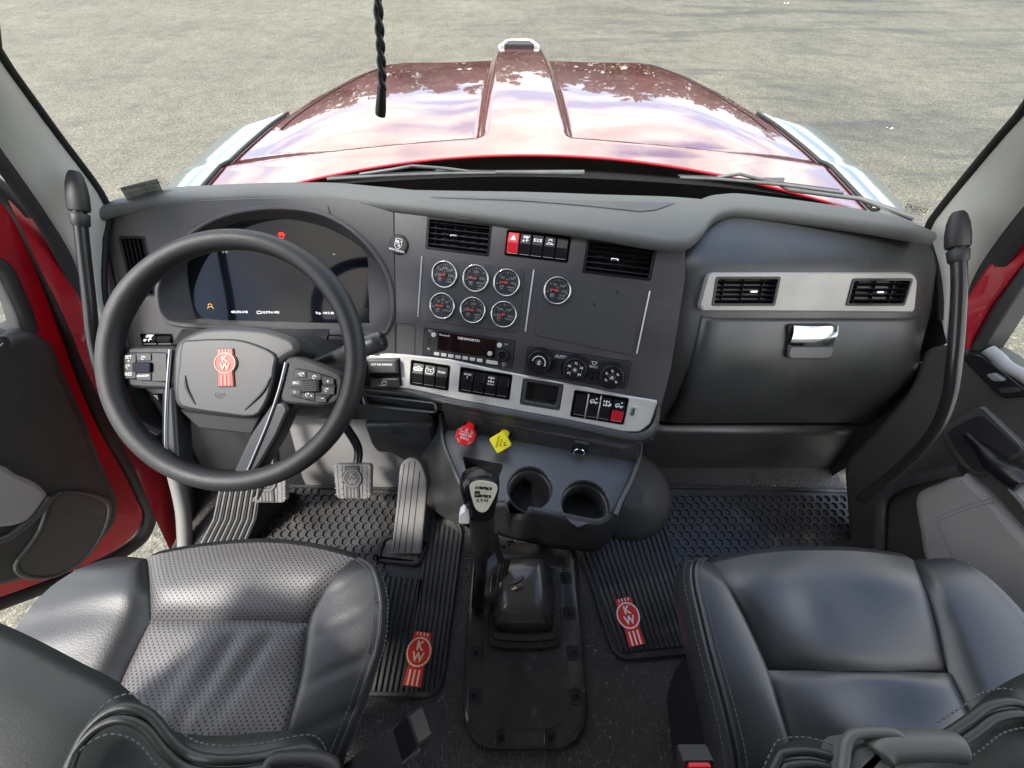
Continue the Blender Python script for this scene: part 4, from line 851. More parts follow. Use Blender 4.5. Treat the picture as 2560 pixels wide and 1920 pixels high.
# side spokes with their key pads
for nm, sp_o, kp in (('l', [(150, 860), (300, 842), (530, 842), (525, 1078), (300, 1072), (200, 1050)], [(205, 905), (250, 876), (478, 872), (476, 1040), (270, 1022), (222, 985)]),
                     ('r', [(1120, 905), (1180, 890), (1300, 930), (1450, 1000), (1420, 1150), (1330, 1175), (1090, 1155), (1080, 1040)], [(1165, 955), (1300, 985), (1390, 1015), (1402, 1080), (1330, 1158), (1140, 1112)])):
    q = MB(); q.prism(W, wpoly(sp_o, -.01, .015), -.035, -.008, M_wheel, .006, 3, smooth=True); sp1 = build('spoke', q, sw)
    q = MB(); kk = wpoly(kp, -.006, .012, 4); q.prism(W, kk, -.012, -.005, M_black, .002); 
    kpo = build('key_pad', q, sw)
    keys = ([((215, 890), (305, 1018)), ((310, 880), (388, 920)), ((310, 988), (388, 1028)), ((395, 880), (472, 1032))] if nm == 'l' else
            [((1172, 972), (1235, 1012)), ((1245, 985), (1315, 1025)), ((1325, 1010), (1385, 1050)), ((1150, 1022), (1215, 1062)), ((1310, 1058), (1388, 1105)), ((1145, 1072), (1205, 1108)), ((1215, 1085), (1280, 1128)), ((1288, 1110), (1345, 1148))])
    for (a, b), (c_, d_) in keys:
        r4 = wpoly([(a, b), (c_, b + (c_ - a) * (.12 if nm == 'r' else 0)), (c_, d_), (a, d_)], -.004, .002, 2); q = MB(); q.prism(W, r4, -.006, -.0035, M_blackm, .0006); build('key', q, kpo)
    q = MB()
    for t_, a, b, s_ in ([('SET\n+', 264, 912, .0072), ('RES', 263, 994, .0078), ('ON/OFF', 342, 1004, .006)] if nm == 'l' else [('SRC', 1177, 1042, .0065), ('+', 1352, 1034, .010), ('–', 1322, 1124, .010), ('▸I', 1195, 993, .0065), ('I◂', 1172, 1092, .0065), ('x', 1262, 1110, .007)]):
        x, y = W.uv(*c3((a, b))[0], -.003); q.text(W, t_, x, y, s_, -.0030, M_white, bold=.006)
    for a, b in ([(260, 952), (345, 905)] if nm == 'l' else [(1212, 995), (1278, 1010), (1345, 1080), (1240, 1105)]):
        x, y = W.uv(*c3((a, b))[0], -.003); q.strokes(W, [circ(x, y, .0032, 9, 0, 4.7), [(x, y), (x + .003, y + .003)]], .0008, -.0029, M_white)
    build('key_lettering', q, kpo, kind='stuff')
    q = MB()
    if nm == 'l':
        r4 = wpoly([(292, 928), (392, 928), (392, 985), (292, 985)], -.002, .004, 3); q.prism(W, r4, -.005, .001, M_screen, .0015)
    else:
        x, y = W.uv(*c3((1258, 1060))[0], 0); q.box(W, x - .016, y - .011, x + .016, y + .011, -.005, .001, M_black, .002)
        for k in range(5): q.box(W, x - .012, y - .009 + k * .0038, x + .012, y - .0068 + k * .0038, .0005, .0032, M_blackm, .0005)
    build('thumb_roller', q, kpo)
# lower spokes: two legs, bar, silver edge
for pts in ([(452, 1060), (522, 1060), (528, 1200), (545, 1470), (600, 1530), (470, 1510), (448, 1400)], [(1050, 1150), (1120, 1140), (1150, 1180), (1085, 1330), (985, 1500), (900, 1575), (830, 1540), (930, 1330)]):
    q = MB(); q.prism(W, wpoly(pts, -.01, .01), -.04, -.006, M_spoke, .006, 3, smooth=True); build('spoke', q, sw)
q = MB(); q.prism(W, wpoly([(470, 1500), (540, 1475), (650, 1520), (860, 1532), (920, 1560), (860, 1600), (560, 1570)], -.008, .01), -.03, -.004, M_spoke, .005, 3, smooth=True); build('spoke', q, sw)
q = MB(); q.prism(W, wpoly([(600, 1195), (960, 1238), (1000, 1200), (945, 1322), (655, 1288), (540, 1180)], -.02, .005), -.05, -.016, M_void, .003); build('hub_skirt', q, sw)
for pts in (((494, 860), (478, 1080), (470, 1300), (474, 1470), (492, 1500), (620, 1535), (760, 1552), (880, 1550), (915, 1520), (960, 1420), (1030, 1250), (1088, 1080), (1125, 930)),):
    q = MB(); q.tube([W.p(x, y, -.006) for x, y in sp2(U(W, c3(*pts), -.006), 6)], .0035, mat('satin_chrome_edge', (.22, .23, .25), .34, metal=1.0), 8); build('silver_edge', q, sw)
# steering column and stalk
col_ = thing('steering_column', (-.49, .6, .45), 'dark steering column shroud behind the wheel with a fat round stalk', 'steering column')
q = MB(); rows = []
for h, sx_, sy_ in ((-.03, .07, .05), (-.06, .085, .07), (-.14, .10, .085), (-.26, .115, .10)):
    rows.append([W.p(sx_ * math.cos(a), -.0 + sy_ * math.sin(a) - (.02 if h < -.1 else 0), h) for a in [2 * math.pi * k / 24 for k in range(24)]])
q.grid(rows, M_blackm, closed=True, flip=False); build('column_shroud', q, col_)
q = MB(); Fcb = Fr((-.5, .62, .5), (1, 0, 0), (0, 0, 1)); pcb = U(Fcb, [(430, 860), (810, 860), (790, 1075), (450, 1075)]); q.prism(Fcb, pcb, -.05, 0, M_void); build('column_shade_block', q, col_)  # added black block; its colour stands in for deep shade below the hub
q = MB(); a, b = c3((1240, 960), (1655, 808)); pts = [onp(*a, W.p(0, 0, -.10), W.n), onp(*b, W.p(0, 0, -.075), W.n)]
d_ = (pts[1] - pts[0]); q.tube([pts[0], pts[0] + d_ * .25, pts[0] + d_ * .52, pts[0] + d_ * .56, pts[0] + d_ * .97, pts[1]], [.011, .012, .016, .0195, .0205, .018], M_glove, 18); stk = build('turn_signal_stalk', q, col_)
q = MB(); q.tube([pts[1] - d_ * .005, pts[1] + d_ * .012], [.017, .014], M_black, 18); build('stalk_button', q, stk)
tgm = MB(); P4 = [ony(u, v, .60) for u, v in ((372, 985), (395, 990), (405, 1024), (380, 1008))]; Ftg = Fr(P4[0], (1, 0, 0), (0, .3, 1)); pl_ = [lo(Ftg, onp(u, v, Ftg.o, Ftg.n)) for u, v in ((374, 986), (394, 988), (402, 1026), (386, 1014))]
tgm.prism(Ftg, pl_, 0, .001, M_white); build('paper_tag', tgm, label='small white paper tag hanging under the driver side of the dash', cat='tag')
# ------------------------------------------------------------------ cab floor and footwells
FZ = .15
fl = MB(); fl.grid([[V((lerp(-1.0, 1.07, i / 20), lerp(-.9, .85, j / 20), FZ)) for i in range(21)] for j in range(21)], M_vinyl, smooth=False)
build('cab_floor', fl, kind='structure', label='dark grained vinyl floor of the truck cab')
fw = MB(); fw.grid([[V((x, y, z)) for x in (-.66, -.5, -.28)] for y, z in ((.462, FZ), (.475, .19), (.54, .30), (.61, .42), (.68, .6))], M_alu, flip=False)
fk_ = MB(); fk_.grid([[V((x, y, z)) for x in (-1.0, -.66)] for y, z in ((.462, FZ), (.475, .19), (.54, .30), (.61, .42), (.68, .6))], M_blackm); build('driver_kick_carpet', fk_, kind='structure', label='black carpeted corner left of the clutch pedal')
fwl = build('driver_firewall', fw, kind='structure', label='light grey plastic firewall behind the pedals')
fw = MB(); fw.grid([[V((x, y, z)) for x in (-.28, .3, 1.0)] for y, z in ((.76, FZ), (.80, .3), (.84, .6))], M_blackm); build('passenger_firewall', fw, kind='structure', label='black firewall deep in the passenger footwell')
q = MB(); q.grid([[V((x, y, z)) for x in (-1.06, 0, 1.06)] for y, z in ((.87, -.1), (.90, .4), (.93, .70), (1.06, .705))], M_void); build('bulkhead_light_block', q, kind='structure', label='unseen black bulkhead added behind the dashboard to keep sky light out')  # added out of view to block sky light leaking into the footwells
q = MB(); q.lathe(Fr(onz(1560, 1240, FZ + .02), (1, 0, 0), (0, 1, .3)), 0, 0, [(.145, -.1), (.14, .02), (.11, .055), (.04, .07)], mat('grey_blower_shell', (.075, .073, .068), .55, var=.1), 32); build('blower_housing', q, label='round grey blower housing half hidden behind the centre console', cat='housing')

# ------------------------------------------------------------------ floor mats
def inside(p, poly):
    c_ = False
    for i in range(len(poly)):
        (x1, y1), (x2, y2) = poly[i - 1], poly[i]
        if (y1 > p[1]) != (y2 > p[1]) and p[0] < (x2 - x1) * (p[1] - y1) / (y2 - y1) + x1: c_ = not c_
    return c_
G = Fr((0, 0, FZ), (1, 0, 0), (0, 1, 0))
def honeycomb(poly, s, h0, h1, m_):
    q = MB(); x0, y0, x1, y1 = bbox(poly); dx = s * math.sqrt(3); dy = s * 1.5; j = 0; y = y0
    hx = [(math.sin(k * math.pi / 3), math.cos(k * math.pi / 3)) for k in range(6)]
    while y < y1:
        x = x0 + (dx / 2 if j % 2 else 0)
        while x < x1:
            if inside((x, y), poly):
                o_ = [(x + a * s, y + b * s) for a, b in hx]; i_ = [(x + a * s * .80, y + b * s * .80) for a, b in hx]; l_ = [(x + a * s * .72, y + b * s * .72) for a, b in hx]
                vs_ = [G.p(a, b, h1) for a, b in o_] + [G.p(a, b, h1) for a, b in i_] + [G.p(a, b, h0) for a, b in l_]
                fs = [(k, (k + 1) % 6, 6 + (k + 1) % 6, 6 + k) for k in range(6)] + [(6 + k, 6 + (k + 1) % 6, 12 + (k + 1) % 6, 12 + k) for k in range(6)] + [tuple(range(12, 18))]
                q.add([vs_[k] for k in range(18)], [f[::-1] for f in fs], m_)
            x += dx
        y += dy; j += 1
    return q
def gpx(pts, h=.0): return [G.uv(a, b, h) for a, b in pts]
def ribs(parent, p_l, p_r, n, h0, h1, wfrac=.6):      # p_l / p_r: (top, bottom) local points of the first and last rib
    for k in range(n):
        t = (k + .5) / n; a = (lerp(p_l[0][0], p_r[0][0], t), lerp(p_l[0][1], p_r[0][1], t)); b = (lerp(p_l[1][0], p_r[1][0], t), lerp(p_l[1][1], p_r[1][1], t))
        wd_ = math.hypot(p_r[0][0] - p_l[0][0], p_r[0][1] - p_l[0][1]) / n * wfrac; d_ = V((b[0] - a[0], b[1] - a[1])).normalized(); nx, ny = -d_.y * wd_ / 2, d_.x * wd_ / 2
        q = MB(); q.prism(G, [(a[0] - nx, a[1] - ny), (b[0] - nx, b[1] - ny), (b[0] + nx, b[1] + ny), (a[0] + nx, a[1] + ny)], h0, h1, M_mat, .0012, 1); build('rib', q, parent)
# driver mat
mp = gpx([(690, 1212), (1000, 1222), (1110, 1262), (1160, 1325), (1138, 1500), (1113, 1700), (1098, 1732), (1070, 1744), (960, 1742), (700, 1735), (560, 1560), (545, 1400), (640, 1245)])
dm = thing('floor_mat', G.p(*mp[6]), 'black rubber driver floor mat, honeycomb and ribs, under the pedals', 'floor mat', 'rubber floor mats')
q = MB(); q.prism(G, rounded(mp, .02, 3), .001, .006, M_mat, .002); build('mat_base', q, dm)
q = MB(); lp_ = rounded(mp, .02, 3); q.ring(G, lp_, inset(lp_, .012), .005, .014, M_mat, .003); build('mat_border', q, dm)
hp = gpx([(700, 1228), (995, 1236), (985, 1330), (965, 1420), (940, 1480), (600, 1480), (565, 1420), (648, 1258)]); q = honeycomb(hp, .0145, .0062, .012, M_mat); build('honeycomb', q, dm, kind='stuff')
ra = gpx([(1062, 1300), (905, 1738)]); rb = gpx([(1148, 1330), (1094, 1722)]); ribs(dm, (G.uv(955, 1440), G.uv(900, 1736)), (G.uv(1062, 1450), G.uv(1010, 1738)), 8, .005, .013); ribs(dm, (G.uv(1070, 1290), G.uv(1012, 1738)), (G.uv(1150, 1335), G.uv(1098, 1722)), 7, .005, .013)
q = MB(); x, y = G.uv(1047, 1646); kw_badge(q, G.at(x, y, .013).rot(R(-6.5)), .113, .003); build('emblem', q, dm, label='red and cream KW emblem on the ribs')
# passenger mat
mp = gpx([(1420, 1290), (1660, 1215), (2150, 1225), (2180, 1420), (2000, 1600), (1690, 1640), (1560, 1652), (1530, 1635), (1516, 1600)])
pm_ = thing('floor_mat', G.p(*mp[6]), 'black rubber passenger floor mat, ribs beside honeycomb, in front of the passenger seat', 'floor mat', 'rubber floor mats')
q = MB(); q.prism(G, rounded(mp, .02, 3), .001, .006, M_mat, .002); build('mat_base', q, pm_)
q = MB(); lp_ = rounded(mp, .02, 3); q.ring(G, lp_, inset(lp_, .012), .005, .014, M_mat, .003); build('mat_border', q, pm_)
hp = gpx([(1640, 1235), (2130, 1240), (2150, 1400), (1990, 1420), (1700, 1440), (1672, 1380)]); q = honeycomb(hp, .0145, .0062, .012, M_mat); build('honeycomb', q, pm_, kind='stuff')
ribs(pm_, (G.uv(1436, 1310), G.uv(1546, 1632)), (G.uv(1640, 1240), G.uv(1760, 1610)), 17, .005, .013)
q = MB(); x, y = G.uv(1571, 1554); kw_badge(q, G.at(x, y, .013).rot(R(10)), .110, .003, ring=mat('ivory_enamel', (.82, .80, .72), .4)); build('emblem', q, pm_, label='red and ivory KW emblem on the ribs')

# ------------------------------------------------------------------ shift tower cover
cv = thing('shift_tower_cover', onz(1310, 1600, FZ), 'long black plastic cover bolted to the floor around the gear lever boot', 'floor cover')
cp_ = gpx(c8((740, 300), (760, 220), (830, 165), (1370, 158), (1430, 240), (1470, 600), (1500, 1000), (1524, 1280), (1500, 1400), (1430, 1490), (1340, 1535), (880, 1542), (780, 1500), (715, 1410), (692, 1290), (700, 900), (720, 600)), .0)
q = MB(); q.prism(G, rounded(cp_, .03, 4), 0, .030, M_boot, .020, 5, smooth=True); build('cover_shell', q, cv)
ip = gpx(c8((840, 280), (900, 215), (1290, 215), (1340, 290), (1380, 700), (1400, 1200), (1380, 1330), (1290, 1400), (930, 1400), (850, 1330), (820, 1200), (830, 700)), .03); q = MB(); lp_ = rounded(ip, .03, 4); q.prism(G, lp_, .028, .0315, M_boot, .0012, 2); build('cover_plateau', q, cv)
for x, y, dx, dy in ((785, 625, -1, 0), (775, 888, -1, 0), (762, 1175, -1, 0), (1405, 625, 1, 0), (1425, 888, 1, 0), (1447, 1178, 1, 0), (943, 1455, 0, -1), (1272, 1457, 0, -1), (958, 182, 0, 1), (1213, 184, 0, 1), (1383, 388, 1, 0), (800, 388, -1, 0)):
    px_, py_ = G.uv(*c8((x, y))[0], .028); q = MB(); Fb = G.at(px_, py_, .030)
    pk = rounded([(-.016, -.013), (.012, -.013), (.012, .013), (-.016, .013)] if dx > 0 else [(-.012, -.013), (.016, -.013), (.016, .013), (-.012, .013)] if dx < 0 else [(-.012, -.015), (.012, -.015), (.012, .015), (-.012, .015)], .008, 4)
    q.ring(Fb, inset(pk, -.002), pk, -.02, .003, M_boot, .001); q.flat(Fb, pk if area(pk) > 0 else pk[::-1], .0018, M_void); po = build('bolt_pocket', q, cv)
    q = MB(); q.lathe(Fb, 0, 0, [(.0058, .0016), (.0058, .004), (.0045, .0055), (.0022, .0055), (.002, .0035)], M_black, 10, smooth=False); build('bolt', q, po)
# boot and lever
gl = thing('gear_lever', onz(1310, 1500, FZ + .03), 'cranked black gear lever with cream shift-pattern badge and glossy rubber boot', 'gear lever')
q = MB(); cx, cy = G.uv(*c8((1095, 575))[0], .03); tx, ty = G.uv(*c8((1075, 440))[0], .15)
prof = [(.094, .03), (.093, .048), (.088, .055), (.080, .056), (.078, .064), (.084, .070), (.083, .080), (.076, .085), (.073, .092), (.077, .098), (.074, .120), (.068, .138), (.055, .148), (.03, .152)]
rows = []
for r_, h in prof:
    k = smooth01((h - .05) / .1); ox, oy = lerp(cx, tx, k), lerp(cy, ty, k); sx_ = 1.0 if h < .1 else .86
    rr2 = sp2([(ox + r_ * sx_ * .98, oy - r_ * .7), (ox + r_ * sx_ * .98, oy + r_ * .7), (ox + r_ * sx_ * .7, oy + r_ * .98), (ox - r_ * sx_ * .7, oy + r_ * .98), (ox - r_ * sx_ * .98, oy + r_ * .7), (ox - r_ * sx_ * .98, oy - r_ * .7), (ox - r_ * sx_ * .7, oy - r_ * .98), (ox + r_ * sx_ * .7, oy - r_ * .98)], 4, True)
    rows.append([G.p(a, b, h) for a, b in rr2])
rows.append([rows[-1][0].lerp(rows[-1][16], .5)] * len(rows[-1])); q.grid(rows, M_boot, closed=True); build('boot', q, gl)
bt = onz(*c8((1075, 440))[0], FZ + .145); el = onz(1194, 1512, FZ + .10); kb = onz(1207, 1340, .50); kt = onz(1209, 1190, .66)
M_rod = mat('greasy_brown_steel', (.045, .035, .028), .38, metal=.3, var=.4, vscale=40)
q = MB(); q.tube([bt + V((.012, .01, -.02)), bt, bt.lerp(el, .3), bt.lerp(el, .9)], .0135, M_rod, 14); build('crank_rod', q, gl)
q = MB(); q.tube([bt + (el - bt) * .04, bt + (el - bt) * .10, bt + (el - bt) * .16], .0165, M_rod, 14); build('rod_collar', q, gl)
q = MB(); q.tube([el + V((.0, -.005, -.03)), el, el.lerp(kb, .5), kb], [.016, .016, .015, .015], M_black, 14); build('upright', q, gl)
ax = (kt - kb).normalized(); Kf = Fr(kb, (1, 0, 0), V((0, 1, 0)) - ax * ax.y)
if Kf.n.dot(ax) < 0: Kf = Fr(kb, (-1, 0, 0), V((0, 1, 0)) - ax * ax.y)
q = MB(); q.lathe(Kf, 0, 0, [(.019, -.05), (.0245, -.045), (.0250, .02), (.0270, .085)], M_blackm, 24); grp_ = build('grip_sleeve', q, gl)
# knob head: wide triangular front, glossy
L_ = (kt - kb).length; rows = []
for h, sx_, sy_ in ((.080, .0285, .0285), (.095, .030, .029), (.115, .034, .030), (.14, .0375, .031), (.158, .038, .030), (.172, .034, .026), (.181, .024, .018), (.184, .010, .008)):
    rows.append([Kf.p(sx_ * math.copysign(abs(math.cos(a)) ** .8, math.cos(a)), sy_ * math.copysign(abs(math.sin(a)) ** .8, math.sin(a)), h) for a in [2 * math.pi * k / 28 for k in range(28)]])
q = MB(); q.grid(rows, M_black, closed=True); q.add(rows[-1], [tuple(range(28))], M_black); kno = build('knob', q, gl)
# badge on the camera-facing side of the knob
cb_ = onz(1209, 1222, .655); nb = V((0, -.72, .69)).normalized(); Bd = Fr(cb_ + nb * .016, (1, 0, 0), nb.cross(V((1, 0, 0))))
tri_ = sp2(U(Bd, crop(1140, 1180, 10.37)((400, 330), (520, 268), (700, 258), (900, 290), (1030, 370), (1020, 520), (900, 780), (780, 970), (660, 1010), (540, 930), (450, 680), (400, 460))), 3, True)
if area(tri_) < 0: tri_ = tri_[::-1]
tri_ = inset(tri_, -.0025)
q = MB(); q.prism(Bd, inset(tri_, -.0022), -.022, -.0006, M_black, .002); q.prism(Bd, tri_, -.001, .0006, mat('cream_badge', (.68, .64, .50), .35), .0004)
for k, (a, b) in enumerate(((570, 410), (712, 415), (855, 435), (552, 575), (692, 620), (835, 635))):
    x, y = Bd.uv(*crop(1140, 1180, 10.37)((a, b))[0], .0006); hh = .0028 if k != 3 else .0062
    q.prism(Bd, rrect(x - .0052, y - hh, x + .0052, y + hh, .0015, 2), .0006, .0010, M_void); q.text(Bd, ('R2', '1', '3', 'LO', '2', '4')[k], x, y - .0003, .0055, .0012, M_cream, bold=.01)
    if k != 3: q.strokes(Bd, [[(x - .005, y + .003), (x - .005, y + .009), (x + .005, y + .009), (x + .005, y + .003)]], .0005, .0009, M_grey)
x, y = Bd.uv(*crop(1140, 1180, 10.37)((682, 742))[0], .0006); q.text(Bd, 'E.T·N', x, y, .0088, .0012, M_void, bold=.03, sx=1.05); build('shift_badge', q, kno, label='cream shift-pattern badge')
q = MB(); p_ = onz(1160, 1283, .60); Fs = Fr(p_, (1, 0, 0), (0, .5, 1)); q.prism(Fs, rounded([(-.010, -.016), (.010, -.018), (.010, .014), (.004, .020), (-.008, .006)], .004, 3), -.008, .012, M_white, .003, 3); build('splitter_switch', q, gl, label='white splitter switch')
for k in range(3):
    q = MB(); o_ = V((.004 * k, .003 * k, 0)); a = kb + V((.02, 0, .01)); q.tube(spline([a + o_, a + V((.012, -.03, -.10)) + o_, bt + V((-.045, .035, .055)) + o_ * 2, bt + V((-.05, .01, .0)) + o_ * 2, bt + V((-.02, .005, .01)) + o_, bt + V((.0, .012, .012)) + o_], 6), .0036, M_seal, 7); build('air_line', q, gl)

# ------------------------------------------------------------------ centre console with valves and cup holders
con = thing('centre_console', (0.06, .42, .28), 'dark grey centre console with two cup holders below the valve knobs', 'console')
tD = R(16); D = Fr(V((.03, .505, .485)), HB, V((-math.sin(aB) * math.sin(tD), math.cos(aB) * math.sin(tD), math.cos(tD))))
EZ = .415; E_ = Fr((0, 0, EZ), (1, 0, 0), (0, 1, 0))
dp = U(D, c6((548, 60), (1885, 330), (1880, 470), (1780, 590), (1500, 560), (1050, 450), (680, 390), (610, 330))); q = MB(); q.prism(D, rounded(dp, .012, 3), -.06, 0, M_glove, .004, 3); build('valve_panel', q, con)
lo_ = rounded(U(D, c6((668, 190), (690, 145), (1660, 350), (1715, 390), (1680, 500), (1640, 532), (700, 330)), .001), .01, 3); q = MB(); q.strokes(D, [lo_ + lo_[:1]], .0013, .0006, M_void); build('panel_outline', q, con)
# knobs
def knob_at(u, v): return D.uv(u, v)
Nk = V((-.10, -.62, .78)).normalized()
x, y = knob_at(*c6((748, 215))[0]); q = MB(); q.lathe(D, x, y, [(.021, 0), (.021, .006), (.016, .008), (.013, .003)], M_void, 24); vb1 = build('valve_collar', q, con)
p0 = D.p(x, y, .0); ce = onp(*crop(1120, 1040, 12.29)((540, 600))[0], p0 + Nk * .045, Nk); Fo = Fr(ce, V((1, -.10, 0)), V((0, .8, .6))); Fo = Fr(ce, (Nk.cross(V((0, 0, 1))).normalized() * -1) if Nk.cross(V((0, 0, 1))).x < 0 else Nk.cross(V((0, 0, 1))).normalized(), V((0, 0, 1)) - Nk * Nk.z)
q = MB(); q.tube([p0, p0.lerp(ce, .5), ce - Nk * .006], [.0125, .0125, .014], M_redk, 16); build('knob_stem', q, con)
q = MB(); q.prism(Fo, circ(0, 0, .0265, 8, R(12), R(372)), -.008, .006, M_redk, .0025, 2)
Ft = Fo.rot(R(172))
for t_, yy, s_ in (('TRAILER', .006, .0082), ('AIR SUPPLY', -.003, .0082), ('NOT FOR PARKING', -.0095, .0036)): q.text(Ft, t_, 0, yy, s_, .0064, M_white, bold=.02, sx=.82 if s_ > .005 else 1)
q.strokes(Ft, [circ(0, -.016, .003, 8, 0, 5)], .002, .0064, M_white)
for a in (45, 135, 225, 315): q.text(Ft, 'PUSH' if a < 180 else 'PULL', .0205 * math.cos(R(a)), .0205 * math.sin(R(a)), .0042, .0064, M_white, ang=R(a + (-90 if a < 180 else 90)), bold=.01)
build('trailer_air_knob', q, con, label='red octagonal trailer air supply knob')
x, y = knob_at(*c6((982, 268))[0]); q = MB(); q.lathe(D, x, y, [(.021, 0), (.021, .006), (.016, .008), (.013, .003)], M_void, 24); build('valve_collar', q, con)
p0 = D.p(x, y, .0); ce = onp(*crop(1120, 1040, 12.29)((1610, 800))[0], p0 + Nk * .045, Nk); Fy = Fr(ce, Fo.ex, Fo.ey)
q = MB(); q.tube([p0, p0.lerp(ce, .5), ce - Nk * .006], [.0125, .0125, .014], M_yel, 16); build('knob_stem', q, con)
Fd = Fy.rot(R(38)); q = MB(); q.prism(Fd, rrect(-.0215, -.0215, .0215, .0215, .006), -.008, .006, M_yel, .0025, 2)
Ft = Fy.rot(R(84)); q.text(Ft, 'PARKING', 0, .006, .0085, .0064, M_void, sx=.85); q.text(Ft, 'BRAKE', 0, -.003, .0075, .0064, M_void, sx=.85); q.strokes(Ft, [circ(0, -.014, .0035, 8, 0, 4.5), [(-.006, -.011), (-.003, -.016)]], .002, .0064, M_void); build('parking_brake_knob', q, con, label='yellow square parking brake knob')
# power socket with open flap
x, y = D.uv(*c6((1478, 400))[0]); q = MB(); q.prism(D, rrect(x - .020, y - .019, x + .018, y + .024, .004), 0, .004, M_black, .002); q.lathe(D, x, y, [(.0155, .004), (.0150, .007), (.0125, .007), (.0120, -.004)], M_chrome, 22, cap=False); q.lathe(D, x, y, [(.0122, .0042), (.002, .0045)], M_void, 16); ps = build('power_socket', q, con)
q = MB(); Ff = D.at(x - .001, y + .024, .006).tilt(R(22)); q.prism(Ff, rrect(-.019, 0, .019, .032, .006), -.003, .005, M_blackm, .003, 3); build('socket_flap', q, ps)
# shelf: outline runs round both cup wells
def epx(*p): return U(E_, c6(*p))
r1, r2 = .055, .058; k1 = epx((1145, 645))[0]; k2 = epx((1522, 752))[0]
def arc(k, r_, a0, a1, n=20): return [(k[0] + r_ * math.cos(R(lerp(a0, a1, i / n))), k[1] + r_ * math.sin(R(lerp(a0, a1, i / n)))) for i in range(n + 1)]
ol = epx((548, 330), (615, 480), (680, 640), (712, 745), (735, 790)) + epx((830, 760), (935, 752), (990, 752)) + arc(k1, r1, 212, -62) + epx((1150, 775), (1170, 800), (1350, 838), (1540, 880)) + arc(k2, r2, 245, -48) + epx((1688, 838), (1715, 800), (1760, 700), (1830, 560), (1880, 430), (1800, 380), (1400, 330), (900, 260), (600, 230))
bn = rounded(epx((688, 432), (970, 488), (925, 612), (735, 600)), .008, 3)
q = MB(); q.panel(E_, ol, [bn], 0, .10, .06, M_glove, bev=.003); build('shelf', q, con)
for k, r_ in ((k1, r1), (k2, r2)):
    q = MB(); q.lathe(E_, *k, [(r_ + .001, -.098), (r_ * .9, -.098), (.002, -.0975)], M_void, 24); cu = build('cup_well', q, con)  # near-black bottom: the shade inside the well is put into the colour
    q = MB(); q.lathe(E_, *k, [(r_ + .0005, -.024), (r_ * .93, -.026), (r_ * .92, -.10)], M_glove, 28, cap=False); build('well_step', q, cu)
q = MB(); q.flat(E_, bn if area(bn) > 0 else bn[::-1], -.058, M_void); build('bin_floor', q, con)
# apron below the front edge, dipping at the two finger notches
tp = [(735, 800, 0), (860, 770, 0), (975, 762, 0), (990, 790, 0), (1010, 800, 1), (1060, 805, 1), (1110, 808, 1), (1140, 805, 0), (1160, 805, 0), (1350, 842, 0), (1560, 886, 0), (1585, 890, 0), (1640, 880, 0), (1685, 850, 0), (1695, 840, 0), (1722, 800, 0), (1765, 705, 0), (1835, 560, 0)]
bp_ = [(760, 900), (860, 950), (960, 985), (985, 992), (1010, 1000), (1060, 1012), (1110, 1022), (1140, 1030), (1165, 1035), (1350, 1072), (1540, 1092), (1575, 1090), (1620, 1075), (1660, 1050), (1680, 1030), (1710, 970), (1760, 830), (1830, 650)]
T_ = [onz(*c6((a, b))[0], EZ - (.0 if not n_ else .055)) if not n_ else onz(*c6((a, b))[0], EZ) + V((0, 0, -.055)) for a, b, n_ in tp]; Bt = [onz(*c6(p)[0], .285) for p in bp_]
q = MB(); rows = [[p + V((0, .012, 0)) for p in T_], T_, [a + V((0, -.004, -.006)) for a in T_], [a.lerp(b, .35) for a, b in zip(T_, Bt)], [a.lerp(b, .75) for a, b in zip(T_, Bt)], [b + V((0, .006, -.006)) for b in Bt], [b + V((0, .05, -.02)) for b in Bt], [b + V((0, .25, -.05)) for b in Bt]]
q.grid(rows, mat('soft_black_apron', (.042, .042, .043), .45, bump=('leather', 260, .4, .001), var=.1), smooth=True); build('apron', q, con)
q = MB(); rg = [onz(*c6(p)[0], EZ + .012) for p in ((548, 150), (560, 330), (620, 490), (690, 650), (718, 752))]; q.tube(spline(rg, 5), .006, M_glove, 8); build('side_rim', q, con)
q = MB(); rg = [onz(*c6(p)[0], EZ + .012) for p in ((1892, 350), (1880, 450), (1825, 600), (1765, 720), (1720, 830))]; q.tube(spline(rg, 5), .007, M_glove, 8); build('side_rim', q, con)
# flank and kick panels under the dash
q = MB(); la = [onz(*c6(p)[0], EZ + .0) for p in ((540, 150), (560, 330), (620, 490), (690, 650), (715, 770))]; lb_ = [onz(*c6(p)[0], FZ + .06) for p in ((330, 600), (400, 700), (470, 770), (560, 840), (690, 885))]; rows = [spline(la, 4), spline([a.lerp(b, .4) + V((.01, 0, .01)) for a, b in zip(la, lb_)], 4), spline(lb_, 4), spline([b + V((.02, .0, -.06)) for b in lb_], 4)]; q.grid(rows, M_glove); build('driver_flank', q, con)
q = MB(); la = [onz(*c6(p)[0], EZ + .0) for p in ((1892, 350), (1880, 450), (1825, 600), (1765, 720), (1735, 830))]; rows = [spline(la, 4), spline([a + V((.01, .03, -.10)) for a in la], 4), spline([a + V((-.02, .06, -.24)) for a in la], 4)]; q.grid(rows, M_glove, flip=True); build('passenger_flank', q, con)
kn = MB(); kl = [(560, 1020), (700, 1022), (880, 1025), (1000, 1030), (1060, 1040), (1092, 1062)]
ka = [ony(u, v, .56) for u, v in kl]; rows = [[p + V((0, .0, .03)) for p in ka], ka, [p + V((0, -.015, -.02)) for p in ka], [p + V((0, -.008, -.045)) for p in ka], [p + V((0, .05, -.055)) for p in ka], [p + V((0, .2, -.03)) for p in ka]]
kn.grid([spline(r, 4) for r in rows], M_glove); build('knee_panel', kn, dash)
